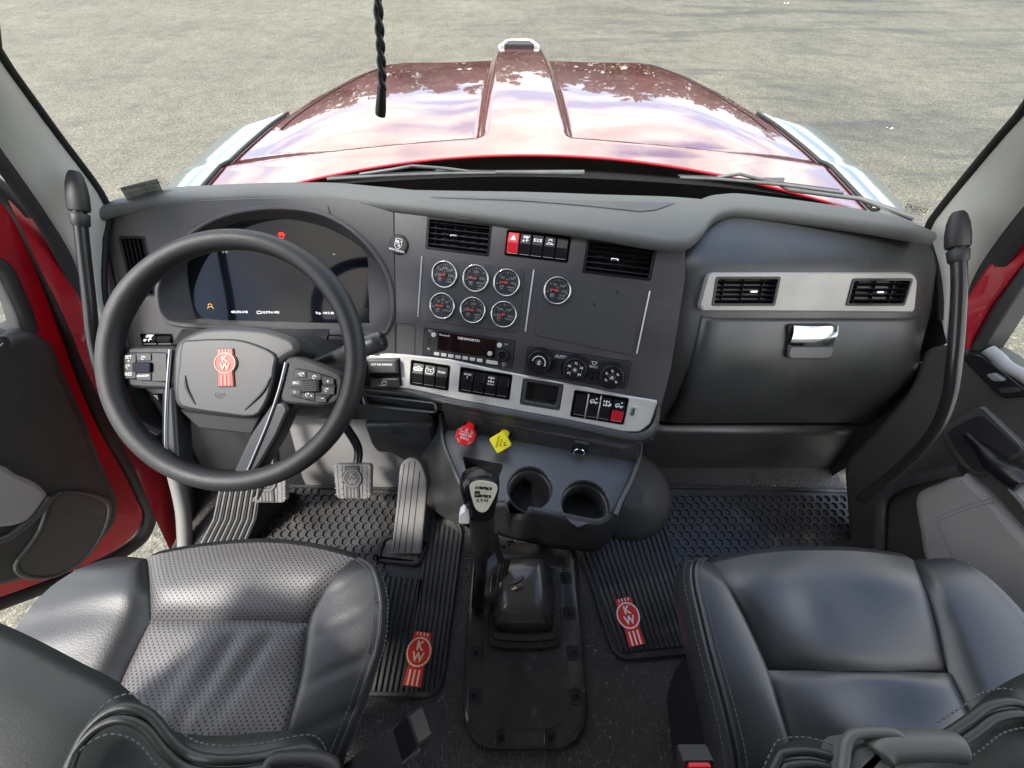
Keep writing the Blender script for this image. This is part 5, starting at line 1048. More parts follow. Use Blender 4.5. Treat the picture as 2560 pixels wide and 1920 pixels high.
kk = MB(); Fk = Fr(ony(1000, 1150, .50), (1, 0, 0), (0, .25, 1)); kp = rounded(U(Fk, cB((1290, -60), (1840, -60), (1860, 100), (1825, 270), (1700, 280), (1480, 170), (1405, 175), (1350, 110))), .015, 4); kk.prism(Fk, kp, -.12, 0, M_glove, .012, 4, smooth=True); build('column_kick_panel', kk, dash)

# ------------------------------------------------------------------ pedals and foot rest
def grid_pedal(name, cpx, z, w_, h_, label, rz=0.0):
    o_ = thing(name, onz(*cpx, FZ), label, 'pedal', 'foot pedals'); c_ = onz(*cpx, z); n_ = V((0, -.66, .75)); F = Fr(c_, (1, 0, 0), n_.cross(V((1, 0, 0)))).rot(rz)
    q = MB(); q.prism(F, rounded([(-w_ * .44, -h_ / 2), (w_ * .44, -h_ / 2), (w_ / 2, h_ / 2), (-w_ / 2, h_ / 2)], .012, 4), -.012, .006, M_pedal, .003, 2); po = build('pedal_pad', q, o_)
    q = MB()
    for x in (-.36, -.24, .24, .36): q.strokes(F, [[(x * w_, -.48 * h_), (x * w_ * 1.08, .48 * h_)]], .0018, .0063, M_void)
    for k in range(5):
        yy = lerp(-.36, .36, k / 4) * h_
        for s_ in (-1, 1): q.box(F, min(s_ * .27 * w_, s_ * .47 * w_), yy - .0016, max(s_ * .27 * w_, s_ * .47 * w_), yy + .0016, .005, .0082, M_pedal, .0006)
    build('pad_grooves', q, po, kind='stuff')
    q = MB(); kw_badge(q, F.at(0, 0, .006), h_ * .92, .0025, ring=M_pedal, red=mat('pedal_rubber_dark', (.075, .072, .07), .6), back=M_void); build('embossed_emblem', q, po)
    q = MB(); a = F.p(0, h_ * .2, -.01); q.tube(spline([a, a + V((.005, .06, .03)), a + V((-.02, .10, .12)), a + V((-.03, .13, .26))], 5), [.012] * 16, M_black, 10); build('pedal_arm', q, o_); return o_
grid_pedal('brake_pedal', (884, 1203), .33, .105, .098, 'grey rubber brake pedal, embossed emblem, beside the accelerator')
grid_pedal('clutch_pedal', (672, 1212), .33, .105, .098, 'grey rubber clutch pedal partly behind the steering wheel rim')
ac = thing('accelerator_pedal', onz(1010, 1380, FZ), 'tall ribbed grey accelerator pedal with dusty foot', 'pedal', 'foot pedals')
pT = onz(1022, 1160, .33); pB_ = onz(1014, 1384, FZ + .04); Fa = Fr(pB_, (1, 0, 0), pT - pB_)
ap = sp2(U(Fa, cB((1505, 968), (1545, 640), (1572, 330), (1590, 255), (1640, 208), (1700, 210), (1745, 250), (1775, 330), (1792, 430), (1770, 700), (1742, 965))), 3)
q = MB(); q.prism(Fa, ap, -.018, 0, M_pedal, .004, 3); apo = build('pedal_plate', q, ac)
for a, b in (((1655, 240), (1570, 950)), ((1700, 230), (1618, 955)), ((1738, 310), (1668, 958)), ((1615, 250), (1530, 940))):
    p0, p1 = U(Fa, cB(a, b)); q = MB(); q.strokes(Fa, [[p0, p1]], .0022, .0005, M_void); build('tread_groove', q, apo)
hb = rounded(U(G, cB((1440, 840), (1500, 812), (1560, 810), (1790, 860), (1812, 885), (1740, 1040), (1690, 1058), (1400, 1030), (1378, 1005)), .02), .01, 3); q = MB(); q.ring(G, hb, inset(hb, .012), .006, .026, M_mat, .004); build('heel_frame', q, ac)
q = MB(); hi_ = inset(hb if area(hb) > 0 else hb[::-1], .011); q.prism(G, hi_, .005, .016, mat('dusty_heel_plate', (.085, .08, .075), .55, wear=(16, (.48, .37, .26), .9)), .002); build('heel_plate', q, ac)
fr_ = thing('foot_rest', onz(560, 1320, FZ), 'ribbed grey foot rest left of the clutch pedal', 'foot rest')
p1 = onz(605, 1215, .34); p2 = onz(590, 1296, .24); p3 = onz(560, 1385, FZ + .02); wv = V((.055, 0, 0))
q = MB(); q.grid([[p1 - wv, p1 + wv], [p2 - wv * 1.15, p2 + wv * 1.05], [p3 - wv * 1.5, p3 + wv * .9]], M_pedal, smooth=False, flip=True); q.grid([[p1 + wv, p1 + wv + V((0, .05, -.2))], [p2 + wv * 1.05, p2 + wv + V((0, .02, -.1))], [p3 + wv * .9, p3 + wv * .9 + V((0, 0, -.02))]], M_blackm, smooth=False, flip=True); build('rest_plate', q, fr_)
for k in range(8):
    t = lerp(-.92, .92, k / 7); q = MB(); o_ = V((0, -.004, .006)); q.tube([p1 + wv * t + o_, p2 + wv * t * 1.1 + o_, p3 + wv * (t * 1.2 - .25) + o_], .0035, M_pedal, 6); build('rib', q, fr_)
# ------------------------------------------------------------------ seats
def resample(P, n):
    P = spline(P, 10); L = [0]
    for a, b in zip(P[:-1], P[1:]): L.append(L[-1] + (b - a).length)
    o = []; k = 0
    for i in range(n + 1):
        s = L[-1] * i / n
        while k < len(L) - 2 and L[k + 1] < s: k += 1
        d_ = L[k + 1] - L[k]; o.append(P[k].lerp(P[k + 1], (s - L[k]) / d_ if d_ > 1e-9 else 0))
    return o
def coons(top, bot, lef, rig, nu, nv, puff=.0, edge=.0, m=None, q=None, wr=None, flip=False, skip=()):
    """puffed patch between four curves; 'edge' rolls its rim down into the seam"""
    T, Bm, L, Rr = resample(top, nu), resample(bot, nu), resample(lef, nv), resample(rig, nv); rows = []
    for j in range(nv + 1):
        v = j / nv; row = []
        for i in range(nu + 1):
            u = i / nu; p = T[i] * (1 - v) + Bm[i] * v + L[j] * (1 - u) + Rr[j] * u - (T[0] * (1 - u) * (1 - v) + T[-1] * u * (1 - v) + Bm[0] * (1 - u) * v + Bm[-1] * u * v)
            def arch(t, a_, b__):
                if a_ and b__: return 1.0
                if a_: return max(0, 1 - t * t) ** .5
                if b__: return max(0, 1 - (1 - t) ** 2) ** .5
                return (4 * t * (1 - t)) ** .5
            b_ = arch(u, 'l' in skip, 'r' in skip) * arch(v, 't' in skip, 'b' in skip)
            ed = 0
            for nm, d_ in (('t', v), ('b', 1 - v), ('l', u), ('r', 1 - u)):
                if nm not in skip: ed = max(ed, max(0, 1 - d_ * (nv if nm in 'tb' else nu) / 2.2))
            p = p + V((0, 0, puff * b_ - edge * ed ** 2))
            if wr: p = p + V((0, 0, wr(u, v)))
            row.append(p)
        rows.append(row)
    q = q or MB(); q.grid(rows, m, flip=flip); q.rows = rows; return q
def zs(pts, z): return [onz(a, b, z if not hasattr(z, '__len__') else z[k]) for k, (a, b) in enumerate(pts)]
def stitches(parent, P, gap=.0065, r=.0009, lift=.002):
    q = MB(); P = resample(P, max(2, int(sum((b - a).length for a, b in zip(P[:-1], P[1:])) / gap)))
    for a, b in zip(P[:-1], P[1:]):
        u = V((0, 0, lift)); q.tube([a.lerp(b, .18) + u, a.lerp(b, .78) + u], r, M_stitch, 5)
    return build('stitching', q, parent, kind='stuff')
# perforated leather for the driver's insert
def perforated():
    m = mat('perforated_grey_leather', (.112, .106, .104), .48, var=.10, vscale=5); t = m.node_tree; b = t.nodes['Principled BSDF']
    tcn = N(t, 'ShaderNodeTexCoord'); mp_ = N(t, 'ShaderNodeMapping'); mp_.inputs['Scale'].default_value = (165, 165, 0); mp_.inputs['Rotation'].default_value = (0, 0, .78); t.links.new(tcn.outputs['Object'], mp_.inputs[0])
    vr = N(t, 'ShaderNodeTexVoronoi'); vr.inputs['Scale'].default_value = 1; vr.inputs['Randomness'].default_value = .0; t.links.new(mp_.outputs[0], vr.inputs['Vector'])
    mr = N(t, 'ShaderNodeMapRange'); mr.inputs[1].default_value = .15; mr.inputs[2].default_value = .24; t.links.new(vr.outputs['Distance'], mr.inputs[0])
    src = b.inputs['Base Color'].links[0].from_socket; mm = N(t, 'ShaderNodeMix', data_type='RGBA', blend_type='MIX'); mm.inputs[6].default_value = (.006, .006, .007, 1)
    t.links.new(mr.outputs[0], mm.inputs[0]); t.links.new(src, mm.inputs[7]); t.links.new(mm.outputs[2], b.inputs['Base Color'])
    bp = N(t, 'ShaderNodeBump'); bp.inputs['Strength'].default_value = .8; bp.inputs['Distance'].default_value = .0015; t.links.new(mr.outputs[0], bp.inputs['Height']); t.links.new(bp.outputs[0], b.inputs['Normal']); return m
M_perf = perforated()
# driver seat
SZ = .60
ds_ = thing('driver_seat', onz(520, 1600, FZ), 'driver seat with perforated grey leather insert and black bolsters behind the wheel', 'seat')
SL = zs(c7((793, 430), (812, 600), (818, 772)), [SZ - .02, SZ - .002, SZ - .012]); SL2 = zs(c7((818, 772), (730, 950), (655, 1110), (570, 1330), (520, 1480), (480, 1640)), [SZ - .012] * 3 + [SZ] * 3)
SR = zs(c7((1960, 432), (1850, 530), (1755, 660), (1690, 792)), [SZ - .02, SZ - .004, SZ - .01, SZ - .012]); SR2 = zs(c7((1690, 792), (1650, 1080), (1575, 1380), (1540, 1560), (1520, 1640)), [SZ - .012] * 2 + [SZ] * 3)
FE = zs(c7((793, 430), (1150, 376), (1450, 356), (1700, 374), (1960, 432)), [SZ - .02, SZ - .03, SZ - .034, SZ - .03, SZ - .02]); MS = zs(c7((818, 772), (1060, 768), (1300, 770), (1500, 778), (1690, 792)), SZ - .012); BE = zs(c7((480, 1640), (900, 1660), (1520, 1640)), SZ)
rn = random.Random(5)
def wr1(u, v):
    s = 0
    for u0, v0, ang, L, a in ((.60, .0, .35, .9, -.006), (.36, .1, .25, .7, -.004), (.82, .0, .5, .6, -.006), (.15, .3, -.1, .6, .004), (.5, .5, -.2, .8, .006)):
        du = (u - u0) + (v - v0) * math.tan(ang) * .6; s += a * math.exp(-(du / .055) ** 2) * smooth01((v - v0) * 5) * (1 - smooth01((v - v0 - L) * 4))
    return s
q = coons(FE, MS, SL, SR, 26, 14, .014, .007, M_perf, flip=True, skip=('t',)); fr0 = q.rows[0]; build('front_insert', q, ds_)
q = coons(MS, BE, SL2, SR2, 30, 26, .010, .007, M_perf, wr=wr1, flip=True, skip=('b',)); build('rear_insert', q, ds_)
q = MB(); q.grid([fr0, [p + V((0, .010, -.010)) for p in fr0], [p + V((0, .008, -.05)) for p in fr0], [p + V((0, -.02, -.15)) for p in fr0]], M_leather); build('front_skirt', q, ds_)
OL = zs(c7((780, 428), (660, 448), (560, 490), (450, 560), (380, 612), (290, 730), (190, 870), (130, 1050), (90, 1300), (60, 1640)), [SZ - .05, SZ - .05, SZ - .045, SZ - .04, SZ - .035] + [SZ - .03] * 5)
q = coons([OL[0], SL[0]], [OL[-1], SL2[-1]], OL, SL + SL2[1:], 14, 40, .040, .008, M_leather, flip=True, skip=('l',), wr=lambda u, v: .004 * math.sin(v * 37 + u * 5) * (1 - u) * .4); o1 = [r[0] for r in q.rows]; build('outer_bolster', q, ds_)
q = MB(); q.grid([[p + V((-.012, 0, -.012)) for p in o1], [p + V((-.02, 0, -.05)) for p in o1], [p + V((-.0, 0, -.22)) for p in o1]], M_leather); q.grid([o1, [p + V((-.012, 0, -.012)) for p in o1]], M_leather); build('outer_side', q, ds_)
RC = zs(c7((1965, 430), (2040, 470), (2085, 520), (2122, 640), (2128, 780), (2110, 920), (2030, 1170), (1950, 1370), (1860, 1570), (1830, 1640)), [SZ - .04, SZ - .03] + [SZ - .02] * 8)
q = coons([SR[0], RC[0]], [SR2[-1], RC[-1]], SR + SR2[1:], RC, 14, 40, .034, .008, M_leather, flip=True, skip=('r',), wr=lambda u, v: -.004 * math.exp(-((v * 5.0 + u * .7) % 1 - .5) ** 2 / .006) * u * smooth01(v * 3)); o1 = [r[-1] for r in q.rows]; build('inner_bolster', q, ds_)
q = MB(); q.grid([[p + V((dx, 0, dz)) for p in o1] for dx, dz in ((0, 0), (.006, -.010), (.002, -.04), (-.03, -.11), (-.09, -.24))], mat('ribbed_black_vinyl', (.035, .038, .042), .45, bump=('noise', 700, .5, .0008)), flip=True); isd = build('inner_side', q, ds_)
q = MB(); q.tube([p + V((.002, 0, .001)) for p in o1], .0035, M_leather, 7); build('piping', q, ds_); stitches(ds_, [p + V((-.009, 0, .004)) for p in o1[3:]]); stitches(ds_, [p + V((.012, 0, -.008)) for p in o1[3:]])
# back rest: leaning front face near the camera
BK = zs(c7((-260, 690), (0, 790), (200, 880), (450, 1010), (650, 1115), (800, 1250), (900, 1340), (980, 1395), (1130, 1412), (1300, 1410), (1450, 1395), (1580, 1387), (1690, 1425), (1770, 1500), (1815, 1580), (1830, 1680)), [.86, .86, .86, .85, .84, .83, .82, .81, .80, .80, .80, .80, .79, .78, .77, .76])
bk_ = resample(BK, 60); q = MB()
q.grid([[p + V((0, -.16, -.26)) for p in bk_], [p + V((0, -.03, -.03)) for p in bk_], bk_, [p + V((-.004, -.012, .012)) for p in bk_], [p + V((-.01, -.04, .024)) for p in bk_], [p + V((-.02, -.10, .03)) for p in bk_], [p + V((-.03, -.22, .03)) for p in bk_], [p + V((-.03, -.25, .015)) for p in bk_], [p + V((-.03, -.26, -.10)) for p in bk_], [p + V((-.02, -.24, -.45)) for p in bk_]], M_leatherd); bkr = build('back_rest', q, ds_)
sea = zs(c7((390, 1640), (440, 1500), (500, 1390), (600, 1292), (720, 1252), (850, 1300), (960, 1430), (1060, 1510), (1200, 1542), (1400, 1535), (1600, 1495), (1720, 1480), (1790, 1540), (1810, 1640)), [.868] * 5 + [.86, .85, .84, .84, .83, .83, .82, .81, .80])
for off in (0, .009):
    q = MB(); q.tube([p + V((0, -off, .004)) for p in resample(sea, 60)], .0042, M_leatherd, 8); build('welt', q, bkr)
stitches(bkr, [p + V((0, .010, .004)) for p in sea], .006, .0008, .0015); stitches(bkr, [p + V((0, -.019, .004)) for p in sea], .006, .0008, .0015)
q = MB(); q.tube(spline(zs(c7((1480, 1640), (1500, 1560), (1600, 1540), (1760, 1545), (1840, 1580), (1850, 1640)), .87), 5), .006, M_blackm, 8); build('belt_guide', q, ds_)
pd_ = MB(); pd_.box(Fr(onz(560, 1600, FZ), (1, 0, 0), (0, 1, 0)), -.20, -.25, .20, .12, 0, .30, M_blackm, .02); build('pedestal', pd_, ds_)
# passenger seat
ps_ = thing('passenger_seat', onz(2050, 1600, FZ), 'passenger seat in smooth blue-black leather with stitched left bolster', 'seat')
SL = zs(c9((345, 258), (430, 400), (550, 620), (680, 905)), [SZ - .03, SZ - .01, SZ - .01, SZ - .012]); SL2 = zs(c9((680, 905), (740, 1100), (812, 1330), (850, 1480), (880, 1600)), SZ - .01)
SR = zs(c9((1568, 240), (1620, 420), (1700, 660), (1788, 920)), [SZ - .03, SZ - .01, SZ - .01, SZ - .012]); SR2 = zs(c9((1788, 920), (1880, 1130), (1960, 1340), (2000, 1480), (2030, 1600)), SZ - .01)
FE = zs(c9((345, 240), (600, 198), (870, 184), (1200, 192), (1568, 236)), SZ - .036); MS = zs(c9((680, 905), (1200, 907), (1788, 920)), SZ - .012); BE = zs(c9((880, 1600), (1400, 1600), (2030, 1600)), SZ - .01)
q = coons(FE, MS, SL, SR, 28, 18, .015, .006, M_leatherf, flip=True, skip=('t',), wr=lambda u, v: .006 * math.sin(u * 7 + 1) * math.sin(v * 4) - .004 * math.exp(-((u - .35) / .1) ** 2 - ((v - .55) / .2) ** 2)); fr0 = q.rows[0]; build('front_insert', q, ps_)
q = coons(MS, BE, SL2, SR2, 28, 18, .008, .006, M_leatherf, flip=True, skip=('b',), wr=lambda u, v: .005 * math.sin(u * 9) * math.sin(v * 5)); build('rear_insert', q, ps_)
q = MB(); q.grid([fr0, [p + V((0, .010, -.010)) for p in fr0], [p + V((0, .008, -.05)) for p in fr0], [p + V((0, -.02, -.15)) for p in fr0]], M_leatherf); build('front_skirt', q, ps_)
LC = zs(c9((300, 240), (240, 252), (208, 300), (205, 400), (235, 560), (290, 800), (370, 1080), (440, 1330), (480, 1500), (510, 1620)), [SZ - .05, SZ - .035] + [SZ - .02] * 8)
q = coons([LC[0], SL[0]], [LC[-1], SL2[-1]], LC, SL + SL2[1:], 14, 40, .034, .008, M_leatherf, flip=True, skip=('l',)); o1 = [r[0] for r in q.rows]; build('inner_bolster', q, ps_)
q = MB(); q.grid([[p + V((dx, 0, dz)) for p in o1] for dx, dz in ((0, 0), (-.008, -.010), (-.014, -.045), (.004, -.13), (.06, -.26))], M_leatherf); build('inner_side', q, ps_)
for off in (0, -.008):
    q = MB(); q.tube([p + V((off, 0, .001 + off * .4)) for p in o1], .0026, M_leatherf, 7); build('piping', q, ps_)
stitches(ps_, [p + V((.007, 0, .004)) for p in o1[2:]]); stitches(ps_, [p + V((-.016, 0, -.014)) for p in o1[2:]])
RO = zs(c9((1590, 244), (1680, 244), (1760, 262), (1880, 350), (2050, 540), (2212, 780), (2350, 1000), (2480, 1250), (2560, 1620)), [SZ - .05, SZ - .045, SZ - .04] + [SZ - .03] * 6)
q = coons([SR[0], RO[0]], [SR2[-1], RO[-1]], SR + SR2[1:], RO, 14, 40, .038, .008, M_leatherf, flip=True, skip=('r',)); o1 = [r[-1] for r in q.rows]; build('outer_bolster', q, ps_)
q = MB(); q.grid([[p + V((dx, 0, dz)) for p in o1] for dx, dz in ((0, 0), (.012, -.012), (.02, -.05), (.0, -.22))], M_leatherf, flip=True); build('outer_side', q, ps_); stitches(ps_, [p + V((-.006, 0, .004)) for p in o1])
BK = zs(c9((560, 1640), (640, 1500), (690, 1410), (770, 1345), (880, 1315), (1000, 1320), (1110, 1345), (1300, 1400), (1500, 1390), (1700, 1290), (1880, 1150), (2000, 1040), (2100, 975), (2212, 920), (2400, 850), (2600, 780)), [.80, .80, .81, .82, .82, .82, .82, .82, .83, .83, .84, .84, .85, .85, .86, .86])
bk_ = resample(BK, 60); q = MB(); q.grid([[p + V((0, -.16, -.26)) for p in bk_], [p + V((0, -.03, -.03)) for p in bk_], bk_, [p + V((.002, -.012, .012)) for p in bk_], [p + V((.006, -.04, .024)) for p in bk_], [p + V((.012, -.10, .03)) for p in bk_], [p + V((.02, -.22, .03)) for p in bk_], [p + V((.02, -.25, .015)) for p in bk_], [p + V((.02, -.26, -.10)) for p in bk_], [p + V((.01, -.24, -.45)) for p in bk_]], M_leatherd); bkr = build('back_rest', q, ps_)
for pts in (((640, 1600), (720, 1430), (760, 1395), (900, 1385), (1040, 1420), (1120, 1460)), ((1700, 1300), (1850, 1200), (1960, 1120), (2080, 1090), (2160, 1100), (2260, 1140), (2400, 1200))):
    sea = zs(c9(*pts), .862 if pts[0][0] > 1000 else .842)
    for off in (0, .009):
        q = MB(); q.tube([p + V((0, -off, .004)) for p in resample(sea, 40)], .0038, M_leatherd, 8); build('welt', q, bkr)
    stitches(bkr, [p + V((0, .010, .004)) for p in sea], .006, .0008, .0015); stitches(bkr, [p + V((0, -.019, .004)) for p in sea], .006, .0008, .0015)
q = MB(); M_bar = mat('grey_green_grab_plastic', (.085, .092, .088), .5, bump=('noise', 500, .3, .0006)); q.tube(spline(zs(c9((1330, 1420), (1360, 1375), (1450, 1360), (1600, 1355), (1750, 1358), (1830, 1375)), .87), 5), [.008] + [.0115] * 24 + [.007], M_bar, 14); build('grab_bar', q, ps_)
q = MB(); q.tube(spline(zs(c9((1110, 1600), (1130, 1440), (1145, 1340), (1190, 1290), (1300, 1275), (1420, 1280), (1470, 1310), (1500, 1360)), .875), 5), .0045, M_bar, 8); build('belt_guide', q, ps_)
q = MB(); gb_ = Fr(onz(*c9((1230, 1440))[0], .86), (1, 0, 0), (0, 1, 0)); q.prism(gb_, rounded(U(gb_, c9((1130, 1330), (1330, 1310), (1370, 1400), (1400, 1600), (1090, 1600))), .01, 4), -.03, .012, M_bar, .008, 4, smooth=True); build('belt_guide_base', q, ps_)
pd_ = MB(); Fp = Fr((0, 0, FZ), (1, 0, 0), (0, 1, 0)); pp = [G.uv(*c9(p)[0], .0) for p in ((120, 880), (60, 1060), (130, 1600), (1900, 1600), (1900, 700), (300, 700))]; pd_.prism(Fp, rounded(pp, .02, 3), 0, .33, M_blackm, .02); build('pedestal', pd_, ps_)
# buckles and lever between the seats
bk1 = thing('seat_belt_buckle', onz(1735, 1900, .62), 'black seat belt buckle with red button beside the passenger seat', 'buckle')
Fb = Fr(onz(1742, 1912, .66), (1, 0, 0), (0, .7, .7)); q = MB(); q.prism(Fb, rrect(-.02, -.03, .02, .012, .005), -.015, .004, M_blackm, .003); build('buckle_housing', q, bk1)
q = MB(); q.prism(Fb, rrect(-.014, -.022, .014, .009, .003), .003, .009, M_redsw, .002); build('release_button', q, bk1)
lv = thing('seat_lever', onz(960, 1880, FZ), 'black seat lever with square push button standing beside the driver seat', 'lever')
a = onz(*c8((40, 1640))[0], .60); b = onz(*c8((310, 1470))[0], .72); c_ = onz(*c8((405, 1370))[0], .77); ax = (c_ - a).normalized(); sd = V((ax.y, -ax.x, 0)).normalized()
def bar4(P, w_, t_): up = sd.cross(ax); up = up if up.z > 0 else -up; return [P + sd * w_ + up * t_, P - sd * w_ + up * t_, P - sd * w_ - up * t_, P + sd * w_ - up * t_]
q = MB(); r_ = [bar4(a - ax * .1, .017, .012), bar4(a, .017, .012), bar4(b, .018, .012)]; q.grid(r_, mat('grey_black_lever_plastic', (.05, .05, .052), .35), closed=True, smooth=False); q.add(r_[-1], [(0, 1, 2, 3)], M_blackm); build('lever_arm', q, lv)
q = MB(); r_ = [bar4(b - ax * .01, .0160, .0105), bar4(c_ - ax * .003, .0155, .0100), bar4(c_, .013, .008)]; q.grid(r_, M_black, closed=True, smooth=False); q.add(r_[-1], [(0, 1, 2, 3)], M_black); build('push_button', q, lv)
# ------------------------------------------------------------------ windshield pillars, grab handles
def ruled(A1, A2, n, m_, bulge=V((0, 0, 0)), flip=False, q=None, k=8):
    a, b = resample(A1, n), resample(A2, n); q = q or MB()
    q.grid([[p.lerp(r, j / k) + bulge * math.sin(math.pi * j / k) for p, r in zip(a, b)] for j in range(k + 1)], m_, flip=flip); return q
def pillar(label, edge, inner, seal, bl, fl):
    o_ = thing('pillar_trim', edge[-1], label, 'pillar trim', 'windshield pillar trims'); q = ruled(edge, inner, 40, M_pillar, bl, fl); build('trim_panel', q, o_)
    q = ruled(inner, seal, 40, M_seal, bl * .4, fl); build('door_seal', q, o_)
    q = MB(); q.tube(resample(edge, 40), .008, M_void, 6); build('glass_edge', q, o_); return o_
eL = [V((-.66, .40, 1.85)), onx(-200, -150, -.79), onx(0, 140, -.86), onx(135, 325, -.915), onx(266, 508, -.955), onx(262, 600, -.985), onx(258, 720, -1.0), onx(275, 820, -1.0)]
iL = [V((-.78, .34, 1.85)), onx(-260, 20, -.86), onx(-10, 355, -.94), onx(110, 525, -.985), onx(180, 640, -1.01), onx(205, 720, -1.02), onx(232, 800, -1.02), onx(258, 850, -1.02)]
sL = [V((-.81, .32, 1.85)), onx(-300, 70, -.87), onx(-20, 410, -.955), onx(95, 570, -1.0), onx(160, 690, -1.02), onx(192, 770, -1.03), onx(222, 850, -1.03), onx(252, 900, -1.03)]
pillar('warm grey windshield pillar trim on the driver side', eL, iL, sL, V((.012, -.010, .006)), False)
eR = [V((.66, .40, 1.85)), onx(2760, 60, .80), onx(2560, 274, .87), onx(2430, 425, .92), onx(2322, 562, .95), onx(2322, 600, .96), onx(2340, 660, .975), onx(2352, 730, .99), onx(2354, 800, 1.0)]
iR = [V((.80, .32, 1.85)), onx(2800, 280, .90), onx(2600, 470, .96), onx(2500, 590, 1.0), onx(2440, 680, 1.01), onx(2416, 740, 1.02), onx(2395, 800, 1.03), onx(2384, 850, 1.03), onx(2376, 890, 1.03)]
sR = [V((.83, .30, 1.85)), onx(2820, 340, .91), onx(2620, 540, .975), onx(2520, 660, 1.01), onx(2455, 750, 1.02), onx(2430, 800, 1.03), onx(2405, 860, 1.04), onx(2392, 900, 1.04), onx(2382, 930, 1.04)]
pillar('warm grey windshield pillar trim on the passenger side', eR, iR, sR, V((-.012, -.010, .006)), True)
def grab(label, cap_px, path, zc, r_):
    o_ = thing('grab_handle', path[-1], label, 'grab handle', 'pillar grab handles')
    P = spline(path, 10); q = MB(); q.tube(P, r_, M_grab, 16); build('handle_tube', q, o_)
    q = MB(); t = (P[0] - P[4]).normalized(); up = t; b0 = P[0] - t * .0
    q.tube([b0 - up * .030, b0 - up * .026, b0 - up * .006, b0 - up * .004], [r_ * 1.08, r_ * 1.32, r_ * 1.42, r_ * 1.2], M_blackm, 18); cp2 = build('handle_collar', q, o_)
    tip = cap_px; rows = []
    for k, (f, rr2) in enumerate(((0, 1.6), (.06, 1.75), (.38, 1.75), (.68, 1.55), (.9, 1.2), (1, .8))):
        c_ = b0.lerp(tip, f); e1 = V((1, 0, 0)); e1 = (e1 - up * e1.dot(up)).normalized(); e2 = up.cross(e1); rows.append([c_ + (e1 * math.cos(a) + e2 * math.sin(a) * .8) * r_ * rr2 for a in [2 * math.pi * j / 18 for j in range(18)]])
    q = MB(); q.grid(rows, M_blackm, closed=True); q.add(rows[-1], [tuple(range(18))], M_blackm); q.add(rows[0], [tuple(range(18))[::-1]], M_blackm); build('handle_cap', q, o_); return o_
grab('black grab handle on the driver side pillar', onx(186, 428, -.885), [onx(198, 528, -.89), onx(210, 640, -.895), onx(224, 760, -.90), onx(235, 860, -.91), onx(262, 950, -.93), onx(330, 1040, -.93), onx(400, 1080, -.90)], 0, .0112)
grab('black grab handle curving down the passenger side pillar', onx(2396, 530, .885), [onx(2394, 620, .89), onx(2398, 700, .89), onx(2394, 800, .89), onx(2386, 900, .89), onx(2372, 1000, .90), onx(2330, 1090, .91), onx(2240, 1180, .91), onx(2150, 1250, .89)], 0, .0120)

# ------------------------------------------------------------------ driver door, swung open
nL = V((.917, -.40, 0)); LD = Fr((-1.10, .60, .4), (.40, .917, 0), (0, 0, 1))
dd_ = thing('driver_door', (-1.2, .3, -.1), 'open deep red driver door with dark inner panel and speaker grille', 'door')
def ld(h, *p): return U(LD, cA(*p), h)
outer = ld(0, (-60, 60), (0, 130), (60, 215), (130, 370), (180, 500), (230, 640), (300, 830), (380, 1010), (460, 1150), (520, 1270), (545, 1335), (515, 1410), (440, 1470), (330, 1530), (150, 1600), (-100, 1690), (-200, 1720), (-200, 1400), (-200, 60))
win = ld(0, (-190, 350), (0, 400), (40, 470), (80, 570), (100, 640), (60, 660), (0, 665), (-190, 680))
q = MB(); q.panel(LD, sp2(outer[:16], 3) + outer[16:], [win], 0, .075, .075, M_red, mwall=M_seal, bev=.006); build('door_shell', q, dd_)
q = MB(); q.flat(LD, win if area(win) > 0 else win[::-1], -.03, M_glass); build('window_glass', q, dd_)
q = MB(); q.tube([LD.p(x, y, -.01) for x, y in sp2(ld(-.01, (-80, 62), (0, 118), (72, 205), (150, 370), (215, 520), (270, 660), (325, 830), (398, 1010), (478, 1145), (540, 1265), (564, 1335), (535, 1418), (455, 1482), (340, 1543), (150, 1614), (-100, 1704)), 5)], .020, M_seal, 10); build('weatherstrip', q, dd_)
q = MB(); q.tube([LD.p(x, y, .004) for x, y in sp2(ld(0, (-120, 330), (0, 400), (45, 480), (85, 570), (108, 645)), 5)], .014, M_seal, 10); build('window_channel', q, dd_)
inp = sp2(ld(.03, (-200, 660), (0, 690), (60, 655), (130, 652), (205, 700), (250, 800), (330, 980), (400, 1165), (450, 1280), (440, 1370), (370, 1450), (250, 1530), (100, 1585), (-100, 1640), (-200, 1660)), 3)
q = MB(); q.prism(LD, inp, 0, .03, M_door, .018, 4, smooth=True); pan = build('inner_panel', q, dd_)
q = MB(); q.prism(LD, sp2(ld(.034, (-150, 1130), (0, 1150), (60, 1185), (130, 1215), (172, 1255), (160, 1280), (110, 1345), (40, 1375), (-150, 1390)), 3), .028, .042, M_cloth, .008, 3, smooth=True); build('cloth_insert', q, dd_)
q = MB(); q.tube([LD.p(x, y, .033) for x, y in sp2(ld(.033, (-100, 1455), (0, 1430), (60, 1400), (140, 1330), (190, 1265)), 5)], .010, M_glove, 8); build('pocket_rim', q, dd_)
spk = sp2(ld(.032, (205, 1275), (285, 1258), (370, 1280), (402, 1310), (388, 1385), (335, 1475), (265, 1535), (180, 1566), (95, 1558), (70, 1520), (110, 1465), (160, 1390)), 3, True)
if area(spk) < 0: spk = spk[::-1]
q = MB(); q.ring(LD, inset(spk, -.010), spk, .026, .037, M_glove, .003); sg = build('speaker_surround', q, dd_)
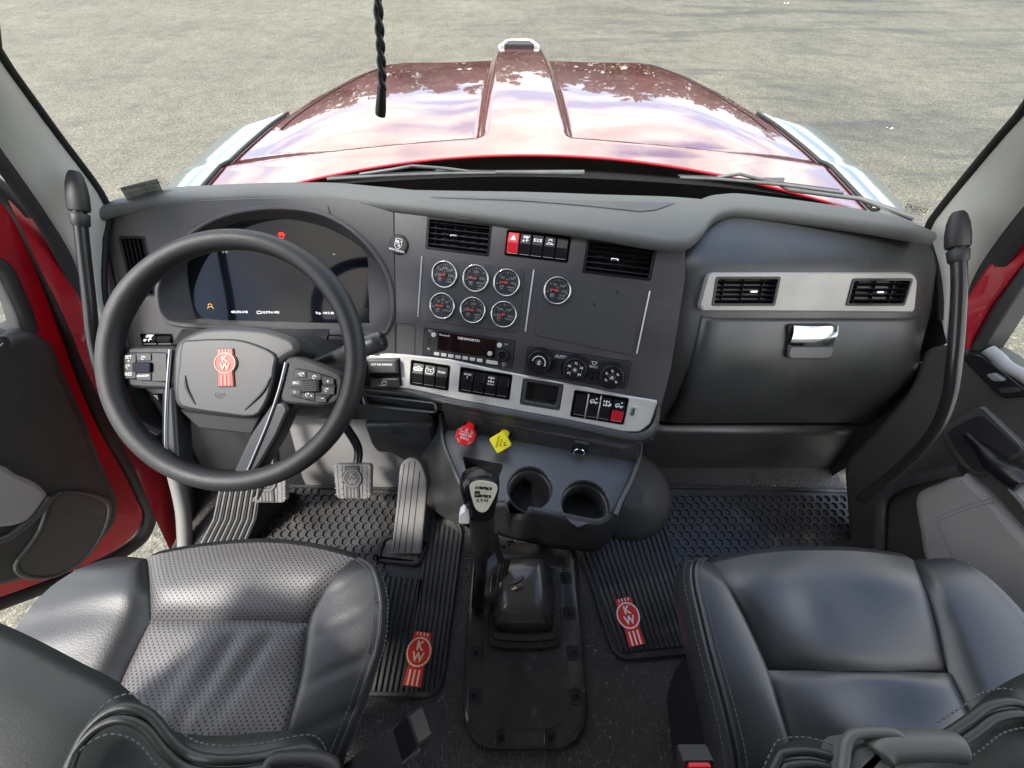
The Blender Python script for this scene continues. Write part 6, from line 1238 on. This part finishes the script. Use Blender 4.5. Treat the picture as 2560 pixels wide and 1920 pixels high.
def mesh_mat():
    m = mat('dusty_speaker_mesh', (.085, .078, .066), .6, var=.2, vscale=9, wear=(9, (.26, .23, .17), .5)); t = m.node_tree; b = t.nodes['Principled BSDF']; tcn = N(t, 'ShaderNodeTexCoord'); vr = N(t, 'ShaderNodeTexVoronoi'); vr.inputs['Scale'].default_value = 210; vr.inputs['Randomness'].default_value = 0; mp_ = N(t, 'ShaderNodeMapping'); mp_.inputs['Rotation'].default_value = (0, 0, -1.159); mp2 = N(t, 'ShaderNodeMapping'); mp2.inputs['Scale'].default_value = (1, 0, 1); t.links.new(tcn.outputs['Object'], mp_.inputs[0]); t.links.new(mp_.outputs[0], mp2.inputs[0]); t.links.new(mp2.outputs[0], vr.inputs['Vector'])
    mr = N(t, 'ShaderNodeMapRange'); mr.inputs[1].default_value = .28; mr.inputs[2].default_value = .42; t.links.new(vr.outputs['Distance'], mr.inputs[0]); src = b.inputs['Base Color'].links[0].from_socket; mm = N(t, 'ShaderNodeMix', data_type='RGBA'); mm.inputs[6].default_value = (.012, .012, .012, 1); t.links.new(mr.outputs[0], mm.inputs[0]); t.links.new(src, mm.inputs[7]); t.links.new(mm.outputs[2], b.inputs['Base Color']); return m
q = MB(); q.prism(LD, spk, .026, .034, mesh_mat(), .002); build('speaker_mesh', q, sg)
q = MB(); q.prism(LD, rounded(ld(.034, (-60, 668), (25, 664), (42, 680), (38, 715), (20, 728), (-60, 730)), .008, 3), .028, .034, M_glove, .002); swo = build('switch_plate', q, dd_)
q = MB(); q.prism(LD, rounded(ld(.038, (-30, 680), (15, 678), (20, 705), (-30, 712)), .004, 3), .033, .039, M_glove, .002); q.strokes(LD, [ld(.0395, (0, 700), (10, 690))], .002, .0395, M_white); build('window_switch', q, swo)
# ------------------------------------------------------------------ red door jamb and sill on the driver side
jb = thing('driver_door_jamb', (-1.0, .6, 0), 'deep red painted door jamb and sill left of the dashboard', 'door jamb')
a_ = [onx(u, v, -1.02) for u, v in ((20, 500), (110, 690), (165, 800), (205, 900), (250, 1000), (300, 1100), (350, 1200), (385, 1290))]
b_ = [onx(u, v, -1.02) for u, v in ((235, 600), (262, 720), (290, 830), (320, 930), (360, 1010), (400, 1080), (430, 1180), (445, 1420))]
q = ruled(a_, b_, 20, M_red, V((.0, 0, 0)), True); build('jamb_panel', q, jb)
c_ = [p + V((.03, .02, 0)) for p in b_]; q = MB(); q.tube(resample(c_, 20), .016, M_seal, 10); build('jamb_seal', q, jb)
q = MB(); q.tube(resample([onx(u, v, -.96) for u, v in ((436, 1180), (455, 1260), (462, 1330), (462, 1420))], 10), .018, M_alu, 8); build('sill_trim', q, jb)
q = MB(); q.grid([[onx(u, v, -1.0) for u, v in ((300, 860), (400, 900), (500, 960))], [onx(u, v, -1.0) for u, v in ((330, 1000), (420, 1060), (520, 1100))], [onx(u, v, -1.0) for u, v in ((430, 1180), (470, 1220), (540, 1260))], [onx(u, v, -1.0) for u, v in ((465, 1420), (500, 1420), (560, 1420))]], M_blackm, flip=True); build('kick_trim', q, jb)
# ------------------------------------------------------------------ passenger side kick wall
kw_ = MB(); kw_.grid([[V((1.05, y, z)) for y in (.50, .65, .8, 1.0)] for z in (-.1, .15, .35, .58)], M_blackm, flip=True); build('passenger_kick_wall', kw_, kind='structure', label='black inner side wall of the passenger footwell')
q = MB(); q.grid([[V((1.045, y, z)) for y in (.625, .75, .86)] for z in (.50, .65, .77)], M_blackm, flip=True); build('passenger_dash_end', q, kind='structure', label='black filler wall beyond the passenger end of the dashboard')
# ------------------------------------------------------------------ passenger door
nR = V((-.965, -.22, .14)).normalized(); RDx = V((.22, -.965, 0)).normalized(); RD = Fr((1.0, .45, .45), RDx, nR.cross(RDx))
pdo = thing('passenger_door', (1.05, .3, 0), 'passenger door with dark panel, grey cloth pad and black release lever', 'door')
def rd(h, *p): return U(RD, cD(*p), h)
out_ = rd(0, (330, 350), (470, 335), (560, 345), (650, 350), (740, 410), (860, 500), (1100, 640), (1100, 1900), (-20, 1900), (-60, 1350), (-90, 950), (60, 800), (260, 560))
q = MB(); q.prism(RD, rounded(out_, .03, 3), -.06, 0, M_door, .012, 3, smooth=True); build('inner_panel', q, pdo)
red = U(RD, c5((1700, 860), (1770, 640), (1900, 440), (2100, 180), (2300, -60), (2400, 60), (2100, 420), (1950, 620), (1850, 800), (1830, 860)), -.02); q = MB(); q.prism(RD, red, -.06, 0, M_red, .006); build('door_shell', q, pdo)
fr2 = U(RD, c5((1800, 870), (1850, 800), (1950, 620), (2100, 410), (2400, 60), (2450, 130), (2110, 520), (1960, 760), (1890, 870)), 0); q = MB(); q.prism(RD, fr2, -.05, .012, M_seal, .006, 3, smooth=True); build('window_frame', q, pdo)
q = MB(); q.tube([RD.p(x, y, .0) for x, y in sp2(U(RD, c5((1900, 860), (1950, 900), (2000, 950), (2110, 1010), (2200, 1080)), 0), 5)], .012, mat('pale_window_ledge', (.34, .35, .36), .5), 8); build('window_ledge', q, pdo)
q = MB(); wn = U(RD, c5((1905, 855), (1965, 750), (2110, 530), (2500, 60), (2500, 1250), (2110, 1000)), -.02); q.flat(RD, wn if area(wn) > 0 else wn[::-1], -.02, M_glass); build('window_glass', q, pdo)
q = MB(); q.prism(RD, rounded(rd(.006, (522, 402), (555, 380), (620, 382), (700, 440), (860, 565), (880, 605), (740, 614), (700, 590)), .012, 4), 0, .006, M_black, .003); swp_ = build('switch_plate', q, pdo)
q = MB(); q.prism(RD, rounded(rd(.012, (655, 490), (700, 480), (752, 515), (745, 525), (690, 525)), .004, 3), .004, .016, mat('grey_window_switch', (.22, .23, .24), .35), .003); build('window_switch', q, swp_)
q = MB(); q.prism(RD, rounded(rd(.010, (712, 562), (815, 555), (838, 578), (730, 592)), .004, 3), .004, .010, M_blackm, .002); build('lock_switch', q, swp_)
q = MB(); q.prism(RD, rounded(rd(.012, (412, 790), (440, 735), (590, 655), (640, 650), (850, 850), (870, 900), (790, 930), (680, 1010), (600, 1020), (520, 970), (430, 850)), .02, 4), -.002, .012, M_glove, .006, 3, smooth=True); hr = build('handle_recess', q, pdo)
q = MB(); q.prism(RD, rounded(rd(.0125, (452, 800), (475, 770), (600, 705), (640, 708), (825, 868), (828, 890), (785, 910), (660, 992), (600, 998), (535, 935)), .015, 4), .011, .0128, M_void); build('recess_floor', q, hr)
q = MB(); lvp = spline([RD.p(*rd(.02, (545, 805))[0], .012), RD.p(*rd(.03, (620, 880))[0], .022), RD.p(*rd(.03, (700, 955))[0], .028), RD.p(*rd(.03, (790, 1010))[0], .030), RD.p(*rd(.03, (860, 1050))[0], .030)], 6); n_ = len(lvp); q.tube(lvp, [lerp(.008, .026, smooth01(i / n_ * 1.3)) for i in range(n_)], M_black, 12); build('release_lever', q, pdo, label='glossy black release lever')
q = MB(); q.prism(RD, rounded(rd(.03, (745, 1075), (850, 1010), (1000, 1120), (1000, 1400), (850, 1190)), .01, 3), 0, .035, mat('pale_grey_pull_handle', (.40, .42, .42), .5), .012, 3, smooth=True); build('pull_handle', q, pdo)
cl_ = sp2(rd(.02, (282, 1120), (400, 1055), (520, 1005), (600, 1060), (690, 1140), (850, 1330), (1000, 1500), (1000, 1850), (600, 1850), (350, 1500), (300, 1300)), 4, True); cl_ = cl_ if area(cl_) > 0 else cl_[::-1]
q = MB(); q.prism(RD, cl_, 0, .022, M_cloth, .016, 4, smooth=True); clp = build('cloth_pad', q, pdo)
for off in (0, 1):
    pts = [(690 + off * 5, 1128 + off * 22), (550, 1172 + off * 20), (430 - off * -12, 1215 + off * 18), (400 + off * 14, 1245 + off * 6), (420 + off * 12, 1320), (560, 1600)]; stitches(clp, [RD.p(x, y, .0215) for x, y in rd(.0215, *pts)], .006, .0008, .0006)
q = MB(); q.tube([RD.p(x, y, .012) for x, y in sp2(rd(.012, (530, 985), (400, 1005), (260, 1040), (160, 1085), (120, 1125), (105, 1200), (95, 1420)), 5)], .014, M_glove, 10); build('pocket_rim', q, pdo)
# ------------------------------------------------------------------ twisted cord hanging in front of the windshield
cr = thing('hanging_cord', ony(952, 285, .45), 'black twisted cord dangling from above in front of the windshield', 'cord')
cp = spline([ony(943, -160, .47), ony(945, 0, .46), ony(951, 110, .455), ony(955, 200, .45), ony(952, 272, .45)], 14); k_ = len(cp)
M_cord = mat('black_cord', (.012, .012, .013), .45)
for ph in (0, math.pi):
    q = MB(); q.tube([p + V((math.cos(i * .55 + ph), .6 * math.sin(i * .55 + ph), 0)) * .0019 for i, p in enumerate(cp)], .0026, M_cord, 8); build('strand', q, cr)
q = MB(); t = (cp[-1] - cp[-3]).normalized(); q.tube([cp[-1] - t * .022, cp[-1] - t * .016, cp[-1], cp[-1] + t * .006], [.0032, .0042, .0052, .005], M_cord, 10); build('cord_end', q, cr)

# ------------------------------------------------------------------ cab shell behind and above the camera: roof, rear wall, door posts
M_liner = mat('pale_grey_headliner', (.26, .26, .25), .8)
q = MB(); q.grid([[V((x, y, 1.98 - .10 * (x / .95) ** 2 - (.10 if y > .4 else 0))) for x in (-.95, -.8, -.4, 0, .4, .8, .95)] for y in (-1.3, -.8, -.3, .2, .52)], M_liner, flip=True); build('cab_roof', q, kind='structure', label='pale headliner of the cab roof above the camera')
q = MB(); q.grid([[V((x, -1.3, z)) for x in (-1.0, 0, 1.0)] for z in (.15, 1.0, 1.95)], M_liner); build('cab_rear_wall', q, kind='structure', label='pale rear wall of the cab behind the seats')
for sg in (-1, 1):
    q = MB(); q.grid([[V((sg * (1.02 if z < 1 else .96), y, z)) for y in (-1.3, -.8, -.42)] for z in (.15, .6, 1.0, 1.9)], M_liner, flip=sg > 0); build('cab_side_wall', q, kind='structure', label='pale side wall of the cab behind the %s door opening' % ('driver' if sg < 0 else 'passenger'))

# ------------------------------------------------------------------ scraps of litter on the asphalt
for k, (u, v, lb, L_) in enumerate(((1965, 9, 'pale paper scrap lying far out on the asphalt, top right', .16), (2222, 322, 'thin white plastic strip lying on the asphalt beside the truck', .10))):
    p = onz(u, v, GZ); Fq = Fr(p + V((0, 0, .004)), V((1, .35 - .5 * k, 0)), V((0, 1, .0))); q = MB()
    q.grid([[Fq.p(L_ * (i / 6 - .5), (j - .5) * L_ * .22, .004 + .012 * math.sin(i * 1.1 + k)) for i in range(7)] for j in range(2)], M_white); build('litter_scrap', q, label=lb, cat='litter', group='litter on the asphalt')
